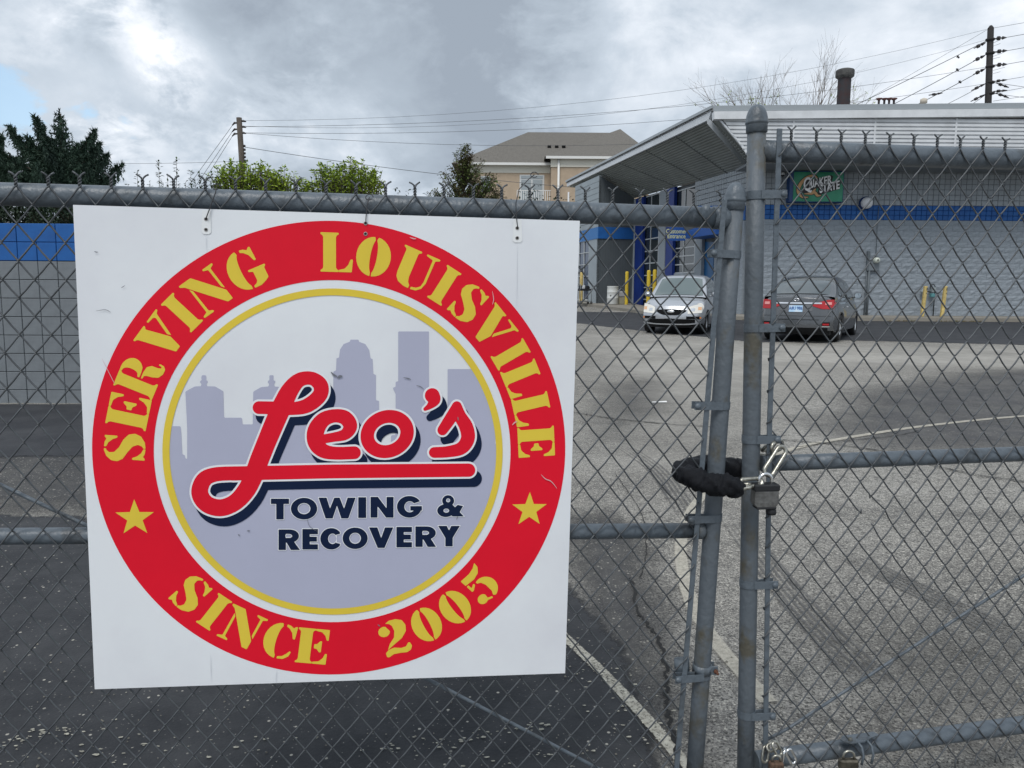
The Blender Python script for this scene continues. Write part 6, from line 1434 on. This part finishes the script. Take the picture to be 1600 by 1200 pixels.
# ================================================================== UTILITY POLES AND LINES
WOOD = mat('weathered_pole', (.085, .07, .058), rough=.9, var=.4, vscale=4, stretch=(3, 3, .4)); DKW = mat('dark_pole', (.030, .028, .028), rough=.85, var=.3, vscale=4)
INS = mat('insulator', (.03, .025, .025), rough=.4); CAB = mat('cable', (.10, .105, .11), rough=.6)
PY, RY = 62.0, 70.0
p0, p1_ = atY(373.5, 184, PY), atY(378.5, 262, PY)
dv = (p1_-p0); dv = dv/abs(dv.z); lowp = p0+dv*(p0.z-gz(PY))
P1 = empty('utility_pole', tuple(lowp), 0, 'weathered wooden utility pole rising behind the bright green shrub', 'pole'); I1 = frame(P1)
MB().tube([I1 @ lowp, I1 @ p0], [.26, .21], 12).build('pole', WOOD, P1)
for y, sdx in ((189, 1), (198, 1), (207.5, 1), (192, -1), (202, -1), (209, -1)):
    c = I1 @ atY(373.5, y, PY); MB().tube([c, c+Vector((sdx*.35, 0, 0)), c+Vector((sdx*.55, 0, -.05 if sdx > 0 else -.2))], [.04, .09, .04], 8).build('insulator', INS, P1)
c = I1 @ atY(380, 235, PY); b = MB()
for k in range(5): b.lathe([(.05, -.1), (.10, -.08), (.10, .05), (.05, .08)], c+Vector((.1, 0, -k*.28+.35)), 8)
b.build('bracket', INS, P1)
q0, q1 = atY(1548, 44, RY), atY(1544, 160, RY); dv = (q1-q0); dv = dv/abs(dv.z); lowq = q0+dv*(q0.z-gz(RY))
P2 = empty('utility_pole', tuple(lowq), 0, 'tall dark utility pole bristling with insulators behind the right roof', 'pole'); I2 = frame(P2)
MB().tube([I2 @ lowq, I2 @ q0, I2 @ (q0+Vector((0,0,.22)))], [.33, .25, .10], 12).build('pole', DKW, P2)
for y in (62, 83, 104, 129, 146):
    c = I2 @ atY(1547, y, RY); MB().lathe([(.30, -.1), (.36, -.08), (.36, .08), (.30, .1)], c, 12).build('band', DKW, P2)
def wire_run(A, B, r, sag, name='power_line', n=16):
    P = [A.lerp(B, k/n)+Vector((0, 0, -sag*4*(k/n)*(1-k/n))) for k in range(n+1)]; return P
LINES = empty('power_line', tuple(p0), 0, 'thin power lines strung across the sky between the two utility poles', 'cable'); IL = frame(LINES)
def run(A, B, sag, r=.011, parent=LINES, inv_=None, nm='cable'): MB().tube([(inv_ or IL) @ p for p in wire_run(A, B, r, sag)], r, 5).build(nm, CAB, parent)
Yl = lambda x, y, Y: atY(x, y, Y)
run(Yl(380, 188.5, PY), Yl(1541, 46, RY), 1.9); run(Yl(380, 197, PY), Yl(1540, 62.5, RY), 2.4); run(Yl(380, 198, PY), Yl(1540, 105, RY), 1.2, .015)
run(Yl(380, 207.5, PY), Yl(1540, 131, RY), 1.3, .015); run(Yl(382, 208, PY), Yl(1300, 205, RY), 1.1, .015); run(Yl(383, 230, PY), Yl(1000, 300, HY-3), .4, .022)
run(Yl(366, 192, PY), Yl(295, 290, PY), 0, .018); run(Yl(366, 201, PY), Yl(305, 292, PY), 0, .018); run(Yl(366, 208, PY), Yl(312, 294, PY), 0, .018); run(Yl(372, 252, PY), Yl(60, 252, PY+20), .2, .015)
L2 = empty('power_line', tuple(q0), 0, 'dark heavy power lines spreading from the tall right pole over the roof', 'cable'); IR2 = frame(L2)
for (xa, ya, xb, yb_, r) in ((1541, 64, 1335, 165, .03), (1541, 85, 1392, 165, .03), (1541, 106, 1430, 165, .03), (1541, 130, 1475, 165, .022), (1541, 147, 1510, 168, .022), (1543, 46, 1350, 158, .014)):
    run(atY(xa, ya, RY), atY(xb, yb_, RY+4), 0.05, r, L2, IR2)
for (xa, ya, xb, yb_, r) in ((1551, 44, 1700, 18, .016), (1552, 62, 1700, 36, .022), (1552, 83, 1700, 57, .022), (1552, 104, 1700, 78, .022), (1552, 128, 1700, 103, .018), (1552, 129, 1700, 150, .018), (1552, 146, 1700, 118, .018), (1552, 146, 1700, 166, .018), (1552, 158, 1700, 135, .018), (1552, 67, 1564, 62, .014), (1552, 72, 1563, 68, .014), (1552, 88, 1566, 83, .014), (1552, 92, 1563, 89, .014), (1552, 110, 1570, 105, .014), (1552, 115, 1563, 112, .014)):
    run(atY(xa, ya, RY), atY(xb, yb_, RY-1), 0.0, r, L2, IR2)
for (x, y, dx, dy, s) in ((1531, 71, .5, .25, 1), (1530, 91, .5, .25, 1), (1530, 112, .5, .25, 1), (1529, 136, .6, .3, .8), (1528, 153, .6, .3, .8), (1563, 59.5, .55, .05, 1.1), (1564, 80, .55, .06, 1.1), (1564, 101, .55, .04, 1.1), (1563, 126, .6, .08, .8), (1566, 133, .6, -.2, .8), (1563, 142, .6, .05, .8), (1566, 149, .6, -.2, .8), (1497, 89, .12, -.1, .7), (1496, 109, .12, -.1, .7), (1500, 128, .12, -.1, .7), (1462, 147, .6, .1, .7)):
    c = IR2 @ atY(x, y, RY); d = Vector((dx, 0, dy)); b = MB()
    b.tube([c-d, c-d*.5, c-d*.45, c-d*.1, c-d*.05, c+d*.3, c+d*.35, c+d], [.04, .05, .16*s, .16*s, .06, .06, .14*s, .03], 7, sm=False); b.build('insulator', INS, L2)

# ================================================================== VEGETATION
def leaf_mat(name, c, c2, vs=.9):
    m = mat(name, c, rough=.6, vscale=vs, col2=c2, thr=(.35, .65), spec=.25, detail=3)
    b = m.node_tree.nodes['Principled BSDF']; b.inputs['Subsurface Weight'].default_value = 0; return m
def leaf(b, p, d, up, l, w):
    d = d.normalized(); s = d.cross(up)
    if s.length < .01: s = d.orthogonal()
    s.normalize(); n = s.cross(d); b.add([p, p+d*l*.5+s*w*.5+n*w*.1, p+d*l-n*l*.12, p+d*l*.5-s*w*.5+n*w*.1], [(0,1,2), (0,2,3)])
def rvec(r): 
    while True:
        v_ = Vector((r.uniform(-1,1), r.uniform(-1,1), r.uniform(-1,1)))
        if .05 < v_.length < 1: return v_.normalized()
def shrub(name, px, Y, ytop, hw_px, lab, mcol, nshoot, leafl, seedv, cat='shrub', dens=26, hfrac=.5, base_y=None, spiky=.5):
    r = random.Random(seedv); g = gz(Y); c = atY(px, 300, Y); e = empty(name, (c.x, Y, g), 0, lab, cat); H = atY(px, ytop, Y).z-g; Wd = hw_px/F*Y
    bt = MB(); lv = MB()
    for k in range(nshoot):
        a = r.uniform(0, 2*math.pi); rad = math.sqrt(r.random())*Wd; tx, ty = math.cos(a)*rad, math.sin(a)*rad*.8
        prof = 1-.09*(rad/Wd)**2.5; topz = H*(prof-r.uniform(0, .085)*(0 if k < nshoot*.10 else 1)+.045*mnoise.noise(Vector((tx*3.2, ty*3.2, seedv)))+(r.uniform(.0, .035) if r.random() < .12 else 0)); z0 = H*r.uniform(.1, .45)
        P = [Vector((tx*.25, ty*.25, z0*.3)), Vector((tx*.7, ty*.7, z0+ (topz-z0)*.45)), Vector((tx*(1+r.uniform(-.1, .2)), ty, topz))]
        bt.tube(P, [.02, .012, .003], 4, cap=False)
        for q in range(dens):
            t_ = 1-.62*r.random()**1.5; p = P[0].lerp(P[1], t_*2) if t_ < .5 else P[1].lerp(P[2], t_*2-1); d = rvec(r); d.z = abs(d.z)*.4+.15
            lv.add([], []); leaf(lv, p+d*.02, d, Vector((0,0,1))+rvec(r)*.6, leafl*r.uniform(.7, 1.3), leafl*.5)
    bt.build('branches', mat('twig_brown', (.06, .045, .03), rough=.9), e); lv.build('foliage', mcol, e); return e
BR = leaf_mat('bright_leaf', (.37, .47, .06), (.16, .25, .03), 2.2); MG = leaf_mat('mid_leaf', (.05, .095, .022), (.022, .05, .014), 2.2); OL = leaf_mat('olive_leaf', (.085, .14, .035), (.11, .085, .04), 1.6)
shrub('shrub', 390, 15.5, 252, 55, 'bright yellow-green shrub at the foot of the wooden utility pole', BR, 260, .085, 1)
shrub('shrub', 445, 15.8, 266, 34, 'small bright green shrub beside the pole shrub, right of it', BR, 130, .08, 2)
shrub('shrub', 541, 16.0, 252, 58, 'bright yellow-green shrub standing alone above the middle of the sign', BR, 280, .085, 3)
def shoots(name, Y, tops, lab, mcol, leafl, seedv, base_px):
    r = random.Random(seedv); c = atY(base_px, 300, Y); g = gz(Y); e = empty(name, (c.x, Y, g), 0, lab, 'shrub'); I = frame(e); bt = MB(); lv = MB()
    for (x, y, lean, dens) in tops:
        p = I @ atY(x, y, Y+r.uniform(-.2, .2)); b0_ = Vector((p.x+lean, p.y*.5, .0)); P = [b0_, b0_.lerp(p, .6)+Vector((-.04, 0, 0)), p]; bt.tube(P, [.014, .008, .003], 4)
        for q in range(dens):
            t_ = 1-r.random()**1.2*.62; s_ = P[0].lerp(P[2], t_); d = rvec(r); d.z = abs(d.z)*.6; leaf(lv, s_+d*.015, d, Vector((0,0,1)), leafl*r.uniform(.7, 1.2)*(1.15-.5*(t_-.38)), leafl*.5)
    bt.build('branches', MATS['twig_brown'], e); lv.build('foliage', mcol, e)
shoots('shrub', 14.0, [(214, 268, .1, 110), (248, 254, .05, 150), (262, 275, 0, 80), (276, 249, -.05, 150), (234, 282, .1, 70), (225, 290, .1, 70), (255, 285, .0, 100), (270, 283, .0, 100), (200, 287, .1, 60)], 'tall thin leafy shoots beside the dark spruce', MG, .07, 11, 240)
shoots('shrub', 14.4, [(298, 268, .05, 150), (312, 270, .0, 150), (330, 270, -.05, 140), (305, 280, 0, 130), (322, 281, 0, 130), (338, 276, 0, 110), (290, 284, .05, 100), (345, 285, 0, 90)], 'dense dark leafy shoots just left of the bright pole shrub', MG, .07, 12, 315)
shoots('sapling', 26.0, [(812, 300, .0, 10), (806, 312, .1, 10)], 'thin bare sapling with a few rusty leaves below the balcony', OL, .1, 13, 810)
def broad_tree(name, Y, px, ytop, crown, lab, mcol, seedv, leafl, nb_, sub_=10, dens=24):
    """crown = list of (px, py, r_px) lobes where the twigs end"""
    r = random.Random(seedv); g = gz(Y); c = atY(px, 300, Y); e = empty(name, (c.x, Y, g), 0, lab, 'tree'); I = frame(e); bt = MB(); lv = MB()
    H = (I @ atY(px, ytop, Y)).z; bt.tube([Vector((0,0,0)), Vector((.03, 0, H*.35)), Vector((-.02, 0, H*.7)), Vector((0, 0, H*.93))], [.10, .075, .04, .01], 8)
    bt.build('trunk', MATS['twig_brown'], e); br = MB()
    for (x, y, rp) in crown:
        cc = I @ atY(x, y, Y); R0_ = rp/F*Y
        for k in range(nb_):
            d = rvec(r); tip = cc+Vector((d.x*R0_, d.y*R0_*1.1, d.z*R0_*1.1)); s0_ = Vector((0, 0, min(H*.8, max(H*.25, tip.z-abs(tip.x)*.9-.4)))); m_ = s0_.lerp(tip, .55)+Vector((0,0,-.05)); P = [s0_, m_, tip]; br.tube(P, [.02, .011, .003], 4, cap=False)
            for q in range(dens):
                t_ = r.uniform(.35, 1); p = P[1].lerp(P[2], (t_-.35)/.65); dd_ = rvec(r); dd_.z = dd_.z*.5-.1; leaf(lv, p+dd_*.05, dd_, Vector((0,0,1))+rvec(r)*.5, leafl*r.uniform(.7, 1.3), leafl*.42)
    br.build('branches', MATS['twig_brown'], e); lv.build('crown', mcol, e)
broad_tree('small_tree', 26, 725, 226, [(728, 236, 11), (718, 254, 16), (742, 262, 15), (705, 275, 18), (732, 285, 26), (760, 290, 20), (700, 300, 18), (768, 278, 9), (755, 305, 25), (718, 305, 24), (675, 303, 9), (780, 303, 9)], 'small dark green tree with sparse reddish leaves in front of the tan house', OL, 21, .11, 24, dens=19)
# low hedge of the same kind behind the wall so nothing is empty behind the sign
# bare tree beyond the roof
def bare_tree():
    r = random.Random(31); Y = 52.0; c = atY(1235, 200, Y); g = gz(Y); e = empty('bare_tree', (c.x, Y, g), 0, 'leafless tree with fine pale twigs showing above the white roof edge', 'tree'); I = frame(e); b = MB(); lv = MB()
    H = (I @ atY(1235, 165, Y)).z
    def grow(p, d, l, rad, lev):
        q = p+d*l; m_ = p.lerp(q, .5)+rvec(r)*l*.05; b.tube([p, m_, q], [rad, rad*.8, rad*.6], 4, cap=False)
        if lev == 0: return
        for k in range(r.choice((2, 3, 3))):
            nd_ = (d+rvec(r)*.55+Vector((0,0,.12))).normalized(); grow(p.lerp(q, r.uniform(.45, 1)), nd_, l*r.uniform(.55, .82), rad*.55, lev-1)
        if lev <= 2 and q.z < H+.5:
            for _ in range(3): leaf(lv, q, rvec(r), Vector((0,0,1)), .14, .08)
    b.tube([Vector((0,0,0)), Vector((.1, 0, H*.55))], [.22, .15], 8)
    for k in range(11):
        a = r.uniform(-1.0, 1.0); grow(Vector((.1, 0, H*.55)), Vector((math.sin(a)*.8, r.uniform(-.4, .4), math.cos(a)*.85)).normalized(), H*.30*r.uniform(.85, 1.15), .055, 4)
    b.build('branches', mat('pale_twig', (.16, .13, .105), rough=.9), e); lv.build('foliage', BR, e)
bare_tree()
# spruces
NDL = leaf_mat('spruce_needles', (.034, .066, .042), (.014, .030, .022), 1.5); NDL2 = leaf_mat('spruce_tips', (.03, .055, .03), (.016, .034, .022), 3)
def spruce(px, Y, ytop, hw_px, lab, seedv, sweep):
    r = random.Random(seedv); g = gz(Y); c = atY(px, 260, Y); e = empty('spruce_tree', (c.x, Y, g), 0, lab, 'tree'); I = frame(e); H = (I @ atY(px, ytop, Y)).z; Wm = hw_px/F*Y
    MB().tube([Vector((0,0,0)), Vector((0,0,H*.5)), Vector((.02, 0, H*.985))], [.20, .11, .012], 8).build('trunk', mat('spruce_bark', (.05, .04, .032), rough=.95), e)
    br = MB(); nd_ = MB()
    def needles(P, dens, spread, drop=1.0):
        P = [Vector(p) for p in P]
        for i in range(len(P)-1):
            a, b2 = P[i], P[i+1]; n = max(2, int((b2-a).length*dens*.8)); ax = (b2-a).normalized()
            for k in range(n):
                p = a.lerp(b2, r.random()); d = (rvec(r)+ax*.8).normalized(); l = spread*r.uniform(.6, 1.2); s = d.orthogonal().normalized()*.012
                nd_.add([p-s, p+s, p+d*l], [(0,1,2)])
                if drop and r.random() < .30*drop:
                    q = p+Vector((r.uniform(-.05, .05), r.uniform(-.05, .05), -r.uniform(.08, .30))); dd_ = (q-p).normalized()
                    for _ in range(4):
                        t_ = r.random(); v_ = (rvec(r)*.7+dd_).normalized(); o_ = p.lerp(q, t_); s = v_.orthogonal().normalized()*.011; nd_.add([o_-s, o_+s, o_+v_*.07], [(0,1,2)])
    def limb(z, ang, ln, rise, tipup):
        d = Vector((math.cos(ang), math.sin(ang), 0)); P = []
        for k in range(9):
            t_ = k/8; P.append(Vector((0,0,z))+d*(ln*t_)+Vector((0,0, rise*ln*t_*t_*.8+tipup*ln*t_**3-.04*ln*math.sin(t_*math.pi))))
        br.tube(P, [max(.004, .035*(1-k/8.5)) for k in range(9)], 5, cap=False); needles(P, 260, .095)
        for k in range(2, 9):
            for s_ in (-1, 1):
                for rep in range(2):
                    t_ = (k-r.random()*.9)/8; p = P[min(8, int(t_*8))]; l2_ = ln*(1-t_*.75)*r.uniform(.16, .34)
                    side = Vector((-d.y, d.x, 0))*s_; q = p+(d*.75+side*.8).normalized()*l2_+Vector((0,0,r.uniform(-.15, .12)*l2_+tipup*.35*l2_)); m_ = p.lerp(q, .5)+Vector((0,0,-.02)); br.tube([p, m_, q], [.008, .005, .002], 3, cap=False); needles([p, m_, q], 210, .075)
    n = int(H*6.5)
    for k in range(n):
        f = (k+r.random())/n; z = H*(.16+.66*f); ln = Wm*max(.05, (1-f*.72)**.9)*r.uniform(.75, 1.2); limb(z, k*2.399+r.uniform(-.3, .3), ln, .12+.25*f, .25)
    needles([Vector((0,0,H*.78)), Vector((0,0,H))], 200, .07, 0)
    for k in range(34):
        z = H*(.76+.225*k/34); l_ = .30*(1-k/36)+.05; a_ = k*2.4; q = Vector((math.cos(a_)*l_, math.sin(a_)*l_, z+l_*.25)); br.tube([Vector((0,0,z)), q], [.006, .002], 3, cap=False); needles([Vector((0,0,z)), q], 230, .06)
    for (dx, z, ln, up) in sweep:                       # long upswept leaders
        for rep in range(1):
            base = Vector((0, 0, z*H)); tip = Vector((dx*Wm, r.uniform(-.2, .2), up*H)); P = []
            for k in range(11):
                t_ = k/10; P.append(Vector((base.x+(tip.x-base.x)*t_, tip.y*t_, base.z+(tip.z-base.z)*t_**1.7)))
            br.tube(P, [max(.004, .04*(1-k/10.5)) for k in range(11)], 5, cap=False); needles(P, 420, .11)
            for k in range(1, 11):
                for q_ in range(5):
                    p = P[k].lerp(P[k-1], r.random()); l2_ = .24*(1.12-k/10)*r.uniform(.4, 1)+.05; d = rvec(r); d.z = d.z*.4-.25+.5*k/10; q = p+d.normalized()*l2_; br.tube([p, q], [.006, .002], 3, cap=False); needles([p, q], 260, .07)
    br.build('branches', MATS['spruce_bark'], e); nd_.build('crown', NDL, e)
spruce(98, 15.0, 172, 118, 'dark spruce tree with a tall leader and upswept limbs behind the left wall', 41, [(-.34, .82, 0, .978), (-.72, .76, 0, .94), (.37, .79, 0, .925), (.50, .74, 0, .868), (.62, .70, 0, .82), (.80, .66, 0, .775), (-.9, .72, 0, .87), (-.5, .78, 0, .90), (.2, .76, 0, .86), (-1.0, .68, 0, .80)])
spruce(-22, 16.0, 185, 95, 'dark spruce tree cut off by the left edge of the picture', 43, [(.28, .8, 0, .93), (.55, .74, 0, .86), (-.5, .75, 0, .9), (.8, .68, 0, .79)])
# dark evergreen mass low behind the wall
def hedge():
    r = random.Random(51); Y = 11.5; e = empty('evergreen_hedge', (0, Y, gz(Y)), 0, 'dark evergreen hedge filling the gap between wall top and gate rail', 'hedge'); lv = MB(); br = MB()
    for k in range(560):
        x = r.uniform(-8.8, .9) if r.random() < .55 else r.uniform(-8.8, -5); h = 2.50+.06*mnoise.noise(Vector((x*1.3, 0, 0)))+r.uniform(-.1, .10); y = r.uniform(-.6, .9); z = h-abs(r.gauss(0, .45))
        if x > 1.6: h -= .2
        p = Vector((x, y, max(.1, min(h, z)))); br.tube([Vector((x*1.0, 0.2, p.z-.5)), p], [.01, .004], 3, cap=False)
        for q in range(46): d = rvec(r); o_ = p+rvec(r)*r.random()*.24; leaf(lv, o_, d, Vector((0,0,1)), .055, .03)
    br.build('branches', MATS['twig_brown'], e); lv.build('foliage', leaf_mat('hedge_leaf', (.022, .042, .018), (.010, .022, .012), 2.5), e)
hedge()
# far tree line on the horizon, one soft mass well behind everything
def far_trees():
    r = random.Random(61); lv = MB()
    for k in range(2600):
        x = r.uniform(-150, 170); y = 150+r.uniform(-6, 12); h = 4.6+2.0*mnoise.noise(Vector((x*.05, 0, 5)))+1.4*mnoise.noise(Vector((x*.25, 0, 9))); z = gz(y)+r.uniform(0, max(1, h)); c = Vector((x, y, z))
        for q in range(5): d = rvec(r); leaf(lv, c+rvec(r)*1.2, d, Vector((0,0,1)), 1.1, .7)
    tag(lv.build('far_woods', leaf_mat('far_leaf', (.05, .075, .04), (.03, .05, .03), .1)), 'distant line of trees on the horizon beyond the lot', 'trees', kind='stuff')
far_trees()
